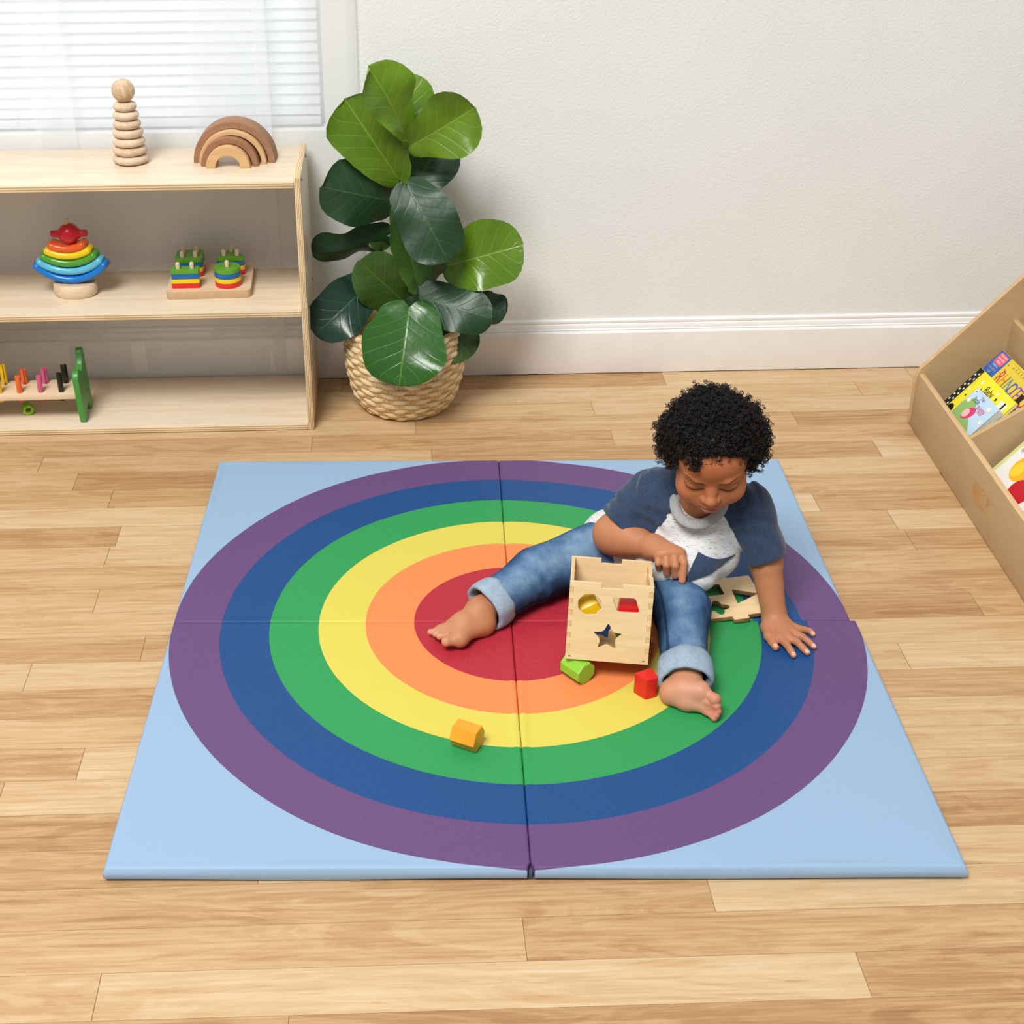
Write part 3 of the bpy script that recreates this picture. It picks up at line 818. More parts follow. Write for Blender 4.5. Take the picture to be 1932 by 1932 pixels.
# ================================================================== shape sorter box, lid, blocks
SORT_L = '#ecd3a6'; SORT_D = '#dab784'
BOX_C, BOX_R, BOX_S = (.1605, -.1051, .1202), (-.2516, .0125, -.1545), .1415
def star_pts(ro, ri, rot=pi/2, n=5): return [((ro if k % 2 == 0 else ri)*cos(rot+pi*k/n), (ro if k % 2 == 0 else ri)*sin(rot+pi*k/n)) for k in range(2*n)]
def make_sorter():
    S, t = BOX_S, .0068
    ml = wood('sorter_wood', SORT_L, SORT_D, 'x', 1.6, .45, .3, .7)
    me_ = ply('z', '#e0bd83', '#b98d52', 5, 'box')
    b = thing('shape_sorter_box', 'open natural wood shape sorter cube with cut-out holes, tilted against the toddler\'s lap', 'shape sorter', BOX_C, BOX_R)
    h = S/2; nz = [(h-.0105-.0205*i, h-.0105-.0205*i-.0097) for i in range(7)]
    nz = [q for q in nz if q[1] > -h+.002]
    def outline(notched, tabs):
        # edges of a square with small finger notches of depth t on left and right
        L = []; left = [(-h, h)]
        for a, c in nz: left += [(-h, a), (-h+t, a), (-h+t, c), (-h, c)]
        left.append((-h, -h)); right = [(-x, y) for x, y in left][::-1]
        topn = [(.018, h), (.018, h-.0088), (-.018, h-.0088), (-.018, h)]
        return left+right+topn
    def holes(kind):
        if kind == 'front':
            octo = [(-.035+.0212*cos(pi/8+k*pi/4+.1), .031+.0202*sin(pi/8+k*pi/4+.1)) for k in range(8)]
            par = [(.0016, .0467), (.0410, .0480), (.0500, .0215), (.0132, .0203)]
            sp = [(x-.001, y-.0262) for x, y in star_pts(.0272, .0125)]
            return [round_poly(octo, .003), round_poly(par, .005), round_poly(sp, .006)]
        if kind == 'side': return [round_poly([(-.02, .012), (.02, .012), (0, .045)], .005), round_poly(rrect(.036, .03, .003), .001)[:] and [(x, y-.03) for x, y in rrect(.036, .03, .004)]]
        return []
    rx = Matrix.Rotation(pi/2, 4, 'X')
    for nm, y, kind in (('front_panel', -h+t/2, 'front'), ('back_panel', h-t/2, '')):
        me = plate_mesh([outline(True, True)]+holes(kind), t, .0006); xform(me, rx)
        link(nm, me, ml, b, (0, y, 0), ang=30)
    # side panels: their fingers fill the notches
    for sx in (-1, 1):
        core = [(-h+t, h), (-h+t, -h)]
        lft = [(-h+t+.0002, h)]
        for a, c in nz: lft += [(-h+t, a-.0002), (-h+.0002, a-.0002), (-h+.0002, c+.0002), (-h+t, c+.0002)]
        lft.append((-h+t, -h)); rgt_ = [(-x, y) for x, y in lft][::-1]
        topn = [(.018, h), (.018, h-.0088), (-.018, h-.0088), (-.018, h)]
        me = plate_mesh([lft+rgt_+topn]+(holes('side') if sx < 0 else []), t-.0004, .0005)
        xform(me, Matrix.Rotation(pi/2, 4, 'Z') @ rx)
        me.materials.append(ml); me.materials.append(wood('sorter_endgrain', '#e0c08a', '#cfa66c', 'x', 3, .5, .3, .8))
        o = link('side_panel', me, None, b, (sx*(h-t/2), 0, 0), ang=30)
        for p in me.polygons:
            p.material_index = 1 if abs(p.normal.y) > .6 and abs(p.center.y) > h-.0015 else 0
    link('bottom_panel', box_mesh((S-2*t, S-2*t, t), .0005), ml, b, (0, 0, -h+t/2+.001))
    dk = plain('burnt_mark', '#3a2413', .8, .1)
    for x in (-h+.0072, h-.0082):
        link('nail_mark', box_mesh((.0042, .0006, .0013), .0002), dk, b, (x, -h-.0001, -h+.0062))
    # lid lying on the mat
    L = .120; q = L/2; tw = .0148; td = .0105
    o = [(-q, q), (-q, tw), (-q-td, tw), (-q-td, -tw), (-q, -tw), (-q, -q), (-tw, -q), (-tw, -q-td), (tw, -q-td), (tw, -q), (q, -q), (q, -tw), (q+td*.8, -tw), (q+td*.8, tw), (q, tw), (q, q), (tw, q), (tw, q+td), (-tw, q+td), (-tw, q)]
    fl = []
    for k in range(48):
        a = 2*pi*k/48; rr = .0175+.0045*cos(4*a); fl.append((-.0311+rr*cos(a), -.0285+rr*sin(a)))
    tri = round_poly([(.0125, .0220), (.0565, .0), (.0085, -.0230)], .003)
    rec = [(x-.026, y+.0265) for x, y in rrect(.041, .033, .0015)]
    me = plate_mesh([round_poly(o, .0015, 2), tri, rec, fl], .0085, .0006)
    lo = link('sorter_lid', me, [ml, ply('z', '#dcba80', '#8d6536', 4, 'lid')], None, (.4125, .0435, .0345), (radians(1.2), radians(-1.8), radians(7.2)), ang=30)
    for p in me.polygons:
        if abs(p.normal.z) < .4: p.material_index = 1
    meta(lo, 'square wooden sorter lid with cut-out shapes lying on the mat beside the propped arm', 'toy lid')

def prism(outline, length, bev=.0018):
    me = plate_mesh([outline], length, bev); return me
def ngon(n, r, a0=0.): return [(r*cos(a0+2*pi*k/n), r*sin(a0+2*pi*k/n)) for k in range(n)]
def block(name, me, color, loc, rotM, label):
    o = link(name, me, plain('block_'+color[1:], color, .33, .45, .025), None, ang=12)
    M = rotM.to_4x4(); M.translation = Vector(loc); o.matrix_world = M
    return meta(o, label, 'toy block')
def axes(x, y, z): return Matrix((x, y, z)).transposed()
def make_blocks():
    # orange hexagonal prism on its side
    a = Vector((.0375, -.0205, 0)).normalized(); up = Vector((0, 0, 1)); sd = up.cross(a)
    block('hexagonal_block', prism(ngon(6, .0225, 0), .044), '#f09d22', (-.1005, -.3475, MT+.0225*cos(pi/6)+.0008), axes(sd, up, a) @ Matrix.Rotation(radians(0), 3, 'Z'), 'orange hexagonal wooden block lying on the yellow ring at the front of the mat')
    # red quadrilateral prism standing
    P = [(.1904, -.2209), (.2226, -.207), (.229, -.2358), (.2078, -.2433)]
    c = (sum(p[0] for p in P)/4, sum(p[1] for p in P)/4)
    out = round_poly([(x-c[0], y-c[1]) for x, y in P][::-1], .003)
    block('trapezoid_block', prism(out, .042), '#d9211f', (c[0], c[1], MT+.0215), Matrix.Identity(3), 'red trapezoid wooden block standing on the mat between the box and the bare foot')
    # green octagonal prism under the box
    a = Vector((.0232, -.0312, 0)).normalized(); sd = up.cross(a)
    block('octagonal_block', prism(ngon(8, .0212, pi/8), .046), '#8cc63a', (.1000, -.1735, MT+.0212*cos(pi/8)+.0005), axes(sd, up, a), 'lime green octagonal wooden block propping up the front of the open box')
    # inside the box (box frame -> world)
    B = Euler(BOX_R).to_matrix(); C = Vector(BOX_C)
    def inb(x, y, z): return C+B @ Vector((x, y, z))
    block('octagonal_block', prism(ngon(8, .0205, pi/8), .040), '#e7bd13', inb(-.0385, -.0350, .0145), B @ Euler((radians(8), radians(62), radians(18))).to_matrix(), 'yellow octagonal block seen through the octagonal hole of the box')
    par = round_poly([(-.021, -.017), (.017, -.017), (.021, .017), (-.017, .017)], .003)
    block('rhombus_block', prism(par, .040), '#cf1c22', inb(.0335, -.0370, .0195), B @ Euler((radians(90), 0, 0)).to_matrix(), 'red block seen through the slanted hole of the box')
    block('star_block', prism(round_poly(star_pts(.024, .0125), .005), .040), '#2c62ae', inb(-.0155, .0100, -.0345), B @ Euler((radians(80), radians(12), radians(20))).to_matrix(), 'blue star block seen through the star hole of the box')
    block('round_block', prism(ngon(24, .0175), .040), '#79b337', inb(.0385, .0100, -.0455), B @ Euler((radians(90), 0, radians(35))).to_matrix(), 'small green block deep in the box, glimpsed through the right of the star hole')

# ================================================================== book bin
def make_bin():
    yaw = radians(-1.94)
    fm = lambda ax: wood('bin_birch', '#c4a982', '#b4956c', ax, .9, .5, .3, .5)
    em = lambda ax: ply(ax, '#e3c497', '#c9a373', 5, 'bin')
    b = thing('book_bin', 'light birch plywood book bin with sloping side and divided compartments on the floor', 'book bin', (1.0085, .815, 0), (0, 0, yaw))
    LEN, t = .96, .013
    side = [(0, 0), (-.004, .118), (.0035, .146), (.014, .156), (.352, .553), (.372, .56), (.395, .56), (.395, 0)]
    side = round_poly(side, .012, 4)
    for y in (-t/2, -LEN+t/2):
        me = plate_mesh([side], t, .0012); xform(me, Matrix.Rotation(pi/2, 4, 'X'))
        me.materials.append(fm('x')); me.materials.append(em('y'))
        o = link('side_panel', me, None, b, (0, y, 0), ang=30)
        for p in me.polygons: p.material_index = 0 if abs(p.normal.y) > .6 else 1
    W = LEN-2*t
    board('front_panel', (t, W, .132), (.0085, -LEN/2, .0685), 'x', fm('y'), em('x'), b, .001)
    board('tier_panel', (t, W, .205), (.1985, -LEN/2, .165), 'x', fm('y'), em('x'), b, .001)
    board('back_panel', (t, W, .52), (.386, -LEN/2, .29), 'x', fm('y'), em('x'), b, .001)
    board('bottom_panel', (.37, W, t), (.197, -LEN/2, .030), 'z', fm('y'), em('z'), b, .001)
    dv = round_poly([(.0155, .04), (.0155, .129), (.191, .252), (.191, .04)], .004)
    for y in (-.326, -.642):
        me = plate_mesh([dv], .012, .001); xform(me, Matrix.Rotation(pi/2, 4, 'X'))
        me.materials.append(fm('x')); me.materials.append(em('y'))
        o = link('divider', me, None, b, (0, y, 0), ang=30)
        for p in me.polygons: p.material_index = 0 if abs(p.normal.y) > .6 else 1
    # printed mark on the front panel (local: x = along the panel towards the camera, y = up)
    pm = plain('printed_tan_ink', '#c2935a', .6, .2, .02)
    M = Matrix(((0, 0, -1, 0), (-1, 0, 0, 0), (0, 1, 0, 0), (0, 0, 0, 1)))    # text x -> -y, text y -> +z, normal -> -x
    parts = []
    def put(me, x, y): xform(me, Matrix.Translation((x, y, 0))); parts.append(me)
    put(text_mesh('ECR', .034, .00015, 'LEFT', 0, .95), .0, .0)
    put(text_mesh('4KIDS', .0185, .00015, 'LEFT', 0, 1.05), .003, -.0225)
    put(text_mesh('®', .007, .00015), .0665, .011)
    for k in range(5):
        bx = -.040+.0085*k
        bt_ = -.034+(0.003*abs(k-1.5) if k < 4 else 0)
        hgt = (.026, .032, .036, .038, .036)[k]
        put(plate_mesh([round_poly([(bx, .002-.0), (bx+.0072, .002), (bx+.0072, -hgt+.004), (bx+.001, -hgt+.008)], .002, 2)], .0003), 0, 0)
        put(plate_mesh([[(bx+.0036+.0028*cos(2*pi*i/12), .0085+.0035*sin(2*pi*i/12)) for i in range(12)]], .0003), 0, 0)
    me = join_meshes(parts); xform(me, M)
    link('printed_logo', me, pm, b, (.0085-t/2-.0002, -.468, .0760), smooth=False)

def make_books():
    A2 = Vector((1.138, .761, .165)); w = Vector((.0339, -.9994, 0)); u = Vector((.658, .0223, .753)).normalized(); n = w.cross(u)
    M0 = axes(w, u, n).to_4x4(); M0.translation = A2
    paper = plain('book_pages', '#d9d5c8', .8, .1, .03)
    def book(name, x0, x1, y0, y1, z, th, cover, label, pages=True, rad=.003):
        r = thing(name, label, 'book'); M = M0.copy(); M.translation = A2+w*x0+u*y0+n*z; r.matrix_world = M
        W, H = x1-x0, y1-y0; c = .0012
        cm = plain('cover_'+cover[1:], cover, .3, .45, .01)
        out = round_poly([(0, 0), (W, 0), (W, H), (0, H)], rad, 3)
        me = plate_mesh([out], c); link('front_cover', me, cm, r, (0, 0, -c/2), smooth=False)
        me = plate_mesh([out], c); link('back_cover', me, cm, r, (0, 0, -th+c/2), smooth=False)
        link('pages', box_mesh((W-.003, H-.002, th-2*c), .0002, (W/2+.0005, H/2, -th/2)), paper, r)
        link('spine', box_mesh((.0014, H-.001, th), .0003, (.0006, H/2, -th/2)), cm, r)
        return r
    _ink = {}
    def ink(c):
        if c not in _ink: _ink[c] = plain('ink_'+c[1:], c, .4, .3, .005)
        return _ink[c]
    lay = [.00012]
    def art(r, name, outline, color, dz=None):
        z = lay[0] if dz is None else dz
        link(name, plate_mesh([outline], .0001), ink(color), r, (0, 0, z), smooth=False)
    def txt(r, s, size, x, y, color, rot=0., al='LEFT', shear=0., sp=1., sx=1., dz=.00035, nm='lettering'):
        me = text_mesh(s, size, .00006, al, shear, sp); xform(me, Matrix.Rotation(rot, 4, 'Z') @ Matrix.Diagonal((sx, 1, 1, 1)))
        link(nm, me, ink(color), r, (x, y, dz), smooth=False)
    circ = lambda x, y, a, b=None, n=28: [(x+a*cos(2*pi*k/n), y+(b or a)*sin(2*pi*k/n)) for k in range(n)]
    rect = lambda x0, x1, y0, y1: [(x0, y0), (x1, y0), (x1, y1), (x0, y1)]
    # --- A: yellow book with the blue side strip
    oy = .150     # local y of measured zero
    A = book('picture_book', 0, .268, -oy, .058, 0, .009, '#e2c43c', 'large yellow picture book with rainbow letters and a blue side strip, rearmost in the bin')
    art(A, 'blue_strip', rect(.0008, .051, .001, oy+.0575), '#2f63b4')
    art(A, 'pink_patch', [(x+.0262, y+oy+.0405) for x, y in rrect(.038, .0275, .005)], '#ea5f74', .00022)
    for k, s in enumerate(('STYLE, SWING', 'CHARM, AND', 'PIZZAZZ')):
        txt(A, s, .0068, .0262, oy+.0490-.0083*k, '#fbe3e4', 0, 'CENTER', 0, .95, .78)
    txt(A, "HERE'S", .0072, .0258, oy+.0225, '#dfe9f5', 0, 'CENTER', 0, 1.25)
    for s, x, c in (('R', .008, '#e0586b'), ('H', .0125, '#e79a3c'), ('I', .0172, '#7fc04b'), ('N', .0195, '#4fa7c9'), ('O', .0248, '#c7b53a'), ('C', .0300, '#e0586b'), ('E', .0348, '#7fc04b'), ('R', .0392, '#b58ac9')):
        txt(A, s, .0078, x, oy+.0135, c)
    for s, x, c in (('T', .018, '#7fc04b'), ('A', .0225, '#e79a3c'), ('P', .0275, '#c7b53a')): txt(A, s, .0078, x, oy+.0045, c)
    cols = ['#c9313f', '#e0812c', '#4f9a3a', '#2f7fb8', '#2b56a3', '#8a5bb0', '#6f4fa0', '#d9552f', '#c9313f', '#4f9a3a']
    xs = [.062, .0795, .0955, .1055, .1225, .140, .155, .168, .185, .202]
    for s, x, c in zip('RHINOCEROS', xs, cols):
        txt(A, s, .047 if s != 'C' else .05, x, oy+.0125-.0004*(xs.index(x)), c, radians(-3), 'LEFT', 0, 1, .62)
    blk = '#2b2620'
    pts = [(.078+.16*k/7, oy+.0478) for k in range(8)]
    art(A, 'music_staff', rect(.071, .262, oy+.0532, oy+.0535), blk, .0003); art(A, 'music_staff', rect(.076, .262, oy+.0435, oy+.0438), blk, .0003)
    rr = random.Random(3)
    for k in range(12):
        x = .082+.0125*k; y = oy+.0445+.0045*rr.random()
        art(A, 'music_note', circ(x, y, .0015, .0011, 10), blk, .0003); art(A, 'music_note', rect(x+.0010, x+.0014, y, y+.006), blk, .0003)
    for k in range(4): art(A, 'music_note', circ(.060+.003*(k % 2), oy+.043-.012*k, .0016, .0012, 10), blk, .0003)
    art(A, 'lilac_label', [(x+.208, y+oy-.0125) for x, y in rrect(.034, .013, .001)], '#b9a5cf', .0003)
    txt(A, 'and the', .0095, .1925, oy-.0125, '#3c3550', 0, 'LEFT', 0, .95, 1, .0005)
    # --- B: bright yellow "Baby" book
    x0, y0 = .0125, -.150; oy = -y0
    B = book('baby_book', x0, .1985, y0, -.001, .012, .008, '#eee22a', 'bright yellow baby book with a black starry edge band, middle of three leaning books', rad=.006)
    art(B, 'black_band', rect(.0005, .0215, .001, oy-.0015), '#1d1c1a')
    for k in range(9):
        for j, (dx, dy) in enumerate(((.006, 0), (.0155, .006))):
            art(B, 'white_star', [(dx+a, .008+dy+.0152*k+b) for a, b in star_pts(.0038, .0017)], '#f4f2ea', .0003)
    for k in range(17): art(B, 'stitch_line', rect(.0262, .0267, .004+.0086*k, .0092+.0086*k), '#1d1c1a', .0003)
    txt(B, 'Baby', .027, .072, oy-.0275, '#1c1a18', radians(2), 'LEFT', .1, .95, .8)
    for x, y, c, s in ((.0480, oy-.0215, '#f8f6e2', .006), (.0320, oy-.050, '#f8f6e2', .0045), (.1180, oy-.0160, '#f8f6e2', .005), (.0640, oy-.0345, '#1c1a18', .0038), (.1285, oy-.0265, '#1c1a18', .0058), (.0385, oy-.066, '#1c1a18', .004)):
        art(B, 'printed_star', [(x+a, y+b) for a, b in star_pts(s, s*.45)], c, .0003)
    art(B, 'black_figure', circ(.034, oy-.112, .012, .014), '#1c1a18', .0003)
    # striped figure at the right
    def clip(pts): return [(min(max(px, .001), .1835), min(max(py, .002), oy-.002)) for px, py in pts]
    for k, (xa, xb, col) in enumerate(((.146, .152, '#f5f3ee'), (.154, .160, '#f5f3ee'), (.1605, .1665, '#1c1a18'), (.1675, .1735, '#f5f3ee'))):
        P = [(xa+.004*sin(q*.35)-.0009*q, oy-.018-.0062*q+k*.0005) for q in range(10)]; Q = [(xb+.004*sin(q*.35)-.0009*q, oy-.018-.0062*q+k*.0005) for q in range(10)]
        art(B, 'stripe', clip(P+Q[::-1]), col, .0003)
    hat = [(-.013, -.004), (.013, -.004), (.013, -.0015), (.0085, -.001), (.0095, .016), (-.0095, .016), (-.0085, -.001), (-.013, -.0015)]
    art(A, 'black_top_hat', [(.1815+x*.95, .150+.0045+y) for x, y in hat], '#161514', .0006)
    # --- C: pale blue board book + the one behind it
    x0, y0 = .096, -.116; oy = -y0
    D = book('board_book', .098, .2125, y0, -.036, .0225, .0100, '#b9b3a3', 'small grey-edged board book tucked directly behind the pale blue piglet book', rad=.005)
    Cc = book('piggy_book', x0, .2085, y0, -.034, .0360, .0130, '#bcd6ea', 'pale blue piglet board book, smallest and frontmost in the bin', rad=.005)
    hill = [(.001, .001), (.095, .001), (.075, .016), (.062, .022)]+[(.028+.031*cos(a), .022+.038*sin(a)) for a in [radians(q) for q in range(10, 172, 12)]]+[(.001, .040)]
    art(Cc, 'green_hill', hill, '#8fb468')
    art(Cc, 'pink_oval', [(.0475+.0200*cos(a)*cos(.9)-.0140*sin(a)*sin(.9), .0300+.0200*cos(a)*sin(.9)+.0140*sin(a)*cos(.9)) for a in [2*pi*k/26 for k in range(26)]], '#d8366d', .0003)
    art(Cc, 'pink_snout', circ(.040, .0265, .0105, .011), '#efb9bd', .0004)
    for x, y, s in ((.009, .074, .0055), (.012, .050, .0065), (.089, .066, .007), (.101, .034, .0065)): art(Cc, 'cream_flower', circ(x, y, s, s*.85), '#e6e2da', .0003)
    art(Cc, 'flower_centre', circ(.009, .074, .0022), '#8f7a55', .0004)
    txt(Cc, 'This', .0115, .0395, .0715, '#4a4a55', 0, 'LEFT', 0, .95, .9)
    txt(Cc, 'little', .0185, .0215, .0600, '#2d3f63', radians(2), 'LEFT', 0, 1.0, .8)
    txt(Cc, 'piggy', .0205, .0525, .0545, '#c0487c', radians(-1), 'LEFT', 0, 1.0, .88)
    # --- D: white cover with round fruit in the next compartment
    x0, y0 = .2985, -.150; oy = -y0
    E = book('fruit_book', x0, .545, y0, .070, 0, .010, '#eceae6', 'white picture book with round yellow and red fruit, in the nearer compartment of the bin')
    art(E, 'lime_edge', rect(.0005, .0105, .001, oy+.069), '#d3d98a')
    art(E, 'yellow_fruit', circ(.066, oy-.0830, .0290, .0315), '#eeb426', .0002)
    art(E, 'yellow_fruit_shading', circ(.058, oy-.0900, .0155, .019), '#f2cf3a', .0003)
    art(E, 'red_fruit', circ(.1150, oy-.118, .032, .030), '#c3202c', .0002)
    txt(E, 'by E', .0125, .0165, oy-.0555, '#77736c')
    txt(E, 'A', .024, .0125, oy-.036, '#2a2826')
    art(E, 'green_leaf', circ(.083, oy-.052, .011, .004), '#5d9a3a', .0003)
# ================================================================== toddler (signed-distance modelling -> surface nets)
class Field:
    """ordered list of soft-blended primitives; sampled only near the surface"""
    def __init__(s): s.ops = []
    def add(s, f, lo, hi, k=.0, mode='u'): s.ops.append((f, np.array(lo, float), np.array(hi, float), k, mode)); return s
    # round cone / capsule with linear radius
    def rc(s, a, b, ra, rb, k=.008, mode='u', T=None):
        a, b = np.array(a, float), np.array(b, float)
        if T is not None: a, b = T(a), T(b)
        ab = b-a; L2 = max(ab@ab, 1e-12); m = max(ra, rb)
        def f(P):
            q = P-a; t = np.clip((q@ab)/L2, 0, 1); d = q-t[:, None]*ab
            return np.sqrt((d*d).sum(1))-(ra+(rb-ra)*t)
        return s.add(f, np.minimum(a, b)-m, np.maximum(a, b)+m, k, mode)
    def chain(s, pts, rads, k=.004, mode='u', T=None, first_k=None):
        for i in range(len(pts)-1): s.rc(pts[i], pts[i+1], rads[i], rads[i+1], k if (i or first_k is None) else first_k, mode, T)
        return s
    def ell(s, c, r, k=.008, mode='u', R=None, T=None):
        c = np.array(c, float); r = np.array(r, float)
        Rm = np.eye(3) if R is None else np.array(R, float)
        if T is not None: c = T(c); Rm = T.R @ Rm
        def f(P):
            q = (P-c) @ Rm; k0 = np.sqrt(((q/r)**2).sum(1)); k1 = np.sqrt(((q/r**2)**2).sum(1))+1e-9
            return k0*(k0-1)/k1
        m = r.max(); return s.add(f, c-m, c+m, k, mode)
    def plane_cut(s, p, nrm):      # keep the side opposite to the normal
        p = np.array(p, float); nrm = np.array(nrm, float); nrm = nrm/np.linalg.norm(nrm)
        return s.add(lambda P: (P-p)@nrm, [-9]*3, [9]*3, 0, 'i')
    def disp(s, g): return s.add(g, [-9]*3, [9]*3, 0, 'd')
    def __call__(s, P):
        d = np.full(len(P), .05); lo, hi = P.min(0), P.max(0)
        for f, a, b, k, mode in s.ops:
            mg = k+.012
            if mode in 'us' and (np.any(hi < a-mg) or np.any(lo > b+mg)): continue
            if mode == 'd':
                mk = np.abs(d) < .010
                if mk.any(): d = d.copy(); d[mk] += f(P[mk])
                continue
            e = f(P)
            if mode == 'u':
                if k > 0: h = np.maximum(k-np.abs(d-e), 0)/k; d = np.minimum(d, e)-h*h*k*.25
                else: d = np.minimum(d, e)
            elif mode == 's':
                e = -e
                if k > 0: h = np.maximum(k-np.abs(d-e), 0)/k; d = np.maximum(d, e)+h*h*k*.25
                else: d = np.maximum(d, e)
            else: d = np.maximum(d, e)
        return d
    def bounds(s):
        A = np.array([o[1] for o in s.ops if o[4] == 'u']); B = np.array([o[2] for o in s.ops if o[4] == 'u'])
        return A.min(0)-.012, B.max(0)+.012, A, B

def polygonise(F, h, smooth=1, B=24):
    lo, hi, A, Bb = F.bounds()
    n = np.ceil((hi-lo)/h).astype(int)+2
    G = np.full(n, .05, np.float32)
    g = np.arange(B)
    for i in range(0, n[0], B):
        for j in range(0, n[1], B):
            for k in range(0, n[2], B):
                b0 = lo+np.array((i, j, k))*h; b1 = b0+B*h
                if not np.any(np.all((A-.006 < b1) & (Bb+.006 > b0), axis=1)): continue
                e = np.minimum(np.array((i, j, k))+B, n)
                X, Y, Z = np.meshgrid(np.arange(i, e[0]), np.arange(j, e[1]), np.arange(k, e[2]), indexing='ij')
                P = np.stack((X.ravel(), Y.ravel(), Z.ravel()), 1)*h+lo
                # coarse reject: centre distance
                if abs(F(P[len(P)//2:len(P)//2+1])[0]) > B*h*1.1+.02: 
                    G[i:e[0], j:e[1], k:e[2]] = np.sign(F(P[len(P)//2:len(P)//2+1])[0])*.05; continue
                G[i:e[0], j:e[1], k:e[2]] = F(P).reshape(X.shape)
    S = G < 0
    pos, cell, quads = [], [], []
    m = n-1
    def cid(I): return (I[:, 0]*m[1]+I[:, 1])*m[2]+I[:, 2]
    for ax in range(3):
        sl0 = [slice(None)]*3; sl1 = [slice(None)]*3; sl0[ax] = slice(0, -1); sl1[ax] = slice(1, None)
        I = np.argwhere(S[tuple(sl0)] != S[tuple(sl1)])
        o1, o2 = (ax+1) % 3, (ax+2) % 3
        I = I[(I[:, o1] > 0) & (I[:, o2] > 0) & (I[:, o1] < m[o1]) & (I[:, o2] < m[o2])]
        J = I.copy(); J[:, ax] += 1
        f0 = G[I[:, 0], I[:, 1], I[:, 2]].astype(float); f1 = G[J[:, 0], J[:, 1], J[:, 2]].astype(float)
        p = I.astype(float); p[:, ax] += f0/(f0-f1)
        cs = []
        for d1, d2 in ((0, 0), (-1, 0), (-1, -1), (0, -1)):
            K = I.copy(); K[:, o1] += d1; K[:, o2] += d2; c = cid(K); cs.append(c); pos.append(p); cell.append(c)
        q = np.stack(cs, 1); fl = f0 > 0; q[fl] = q[fl][:, ::-1]; quads.append(q)
    pos = np.concatenate(pos); cell = np.concatenate(cell); quads = np.concatenate(quads)
    uc, inv = np.unique(cell, return_inverse=True)
    cnt = np.bincount(inv); V = np.stack([np.bincount(inv, pos[:, a])/cnt for a in range(3)], 1)*h+lo
    Q = np.searchsorted(uc, quads)
    for _ in range(smooth):
        E = np.concatenate([Q[:, [0, 1]], Q[:, [1, 2]], Q[:, [2, 3]], Q[:, [3, 0]]])
        c = np.bincount(E[:, 0], minlength=len(V))+np.bincount(E[:, 1], minlength=len(V))
        avg = np.stack([(np.bincount(E[:, 0], V[E[:, 1], a], len(V))+np.bincount(E[:, 1], V[E[:, 0], a], len(V)))/np.maximum(c, 1) for a in range(3)], 1)
        V = V+.5*(avg-V)
    return V, Q

def sdf_mesh(F, h, smooth=1):
    V, Q = polygonise(F, h, smooth)
    me = bpy.data.meshes.new('sdf'); me.vertices.add(len(V)); me.vertices.foreach_set('co', V.ravel())
    me.loops.add(Q.size); me.loops.foreach_set('vertex_index', Q.ravel().astype(np.int32))
    me.polygons.add(len(Q)); me.polygons.foreach_set('loop_start', np.arange(0, Q.size, 4, dtype=np.int32)); me.polygons.foreach_set('loop_total', np.full(len(Q), 4, np.int32))
    me.update(calc_edges=True); me.validate()
    return me, V
def paint(me, name, arr):
    a = me.attributes.new(name, 'FLOAT_COLOR', 'POINT')
    c = np.concatenate([arr, np.ones((len(arr), 1))], 1) if arr.shape[1] == 3 else arr
    a.data.foreach_set('color', c.astype(np.float32).ravel())

_rng = np.random.RandomState(5); _lat = _rng.rand(32, 32, 32)
def vnoise(P, s):
    Q = np.asarray(P)*s; I = np.floor(Q).astype(int); f = Q-I; f = f*f*(3-2*f); r = 0
    for a in (0, 1):
        for b in (0, 1):
            for c in (0, 1):
                w = (f[:, 0] if a else 1-f[:, 0])*(f[:, 1] if b else 1-f[:, 1])*(f[:, 2] if c else 1-f[:, 2])
                r = r+w*_lat[(I[:, 0]+a) % 32, (I[:, 1]+b) % 32, (I[:, 2]+c) % 32]
    return r
def seg(P, a, b):
    a, b = np.array(a, float), np.array(b, float); ab = b-a; q = P-a; t = np.clip(q@ab/(ab@ab), 0, 1)
    return np.sqrt(((q-t[:, None]*ab)**2).sum(1)), t
def sstep(x, a, b): t = np.clip((x-a)/(b-a), 0, 1); return t*t*(3-2*t)

class Frame:
    def __init__(s, c, R, sc=1.): s.c = np.array(c, float); s.R = np.array(R, float); s.s = sc
    def __call__(s, p): return s.c+s.R @ (np.array(p, float)*s.s)
    def inv(s, P): return ((P-s.c) @ s.R)/s.s

def pz(u, v, z): return np.array(at_z(u, v, z))

# head frame: x = viewer right, -y = face, z = crown
HP = radians(19); az = np.array((-.175, -.9845, 0)); az /= np.linalg.norm(az)
_F = np.array((az[0]*cos(HP), az[1]*cos(HP), -sin(HP))); _X = np.array((-az[1], az[0], 0)); _Y = -_F; _Z = np.cross(_X, _Y)
_r = radians(-2.6); _X2 = cos(_r)*_X-sin(_r)*_Z; _Z2 = cos(_r)*_Z+sin(_r)*_X
HEAD = Frame((.3410, .008, .3670), np.stack((_X2, _Y, _Z2), 1), 1.0)

# joints (metres, world)
J = dict(pel=(.252, .145, .095), chest=(.328, .078, .205), neck=(.338, .050, .262),
         shR=(.262, .098, .232), elR=tuple(pz(1158, 1008, .160)), wrR=tuple(pz(1233, 1033, .174)),
         shL=(.428, .050, .226), elL=(.462, .008, .135), wrL=tuple(pz(1461, 1162, .047)),
         hipR=(.205, .152, .088), knR=(.055, .078, .076), anR=tuple(pz(905, 1152, .062)),
         hipL=(.298, .118, .088), knL=(.298, -.062, .086), anL=tuple(pz(1293, 1272, .064)))

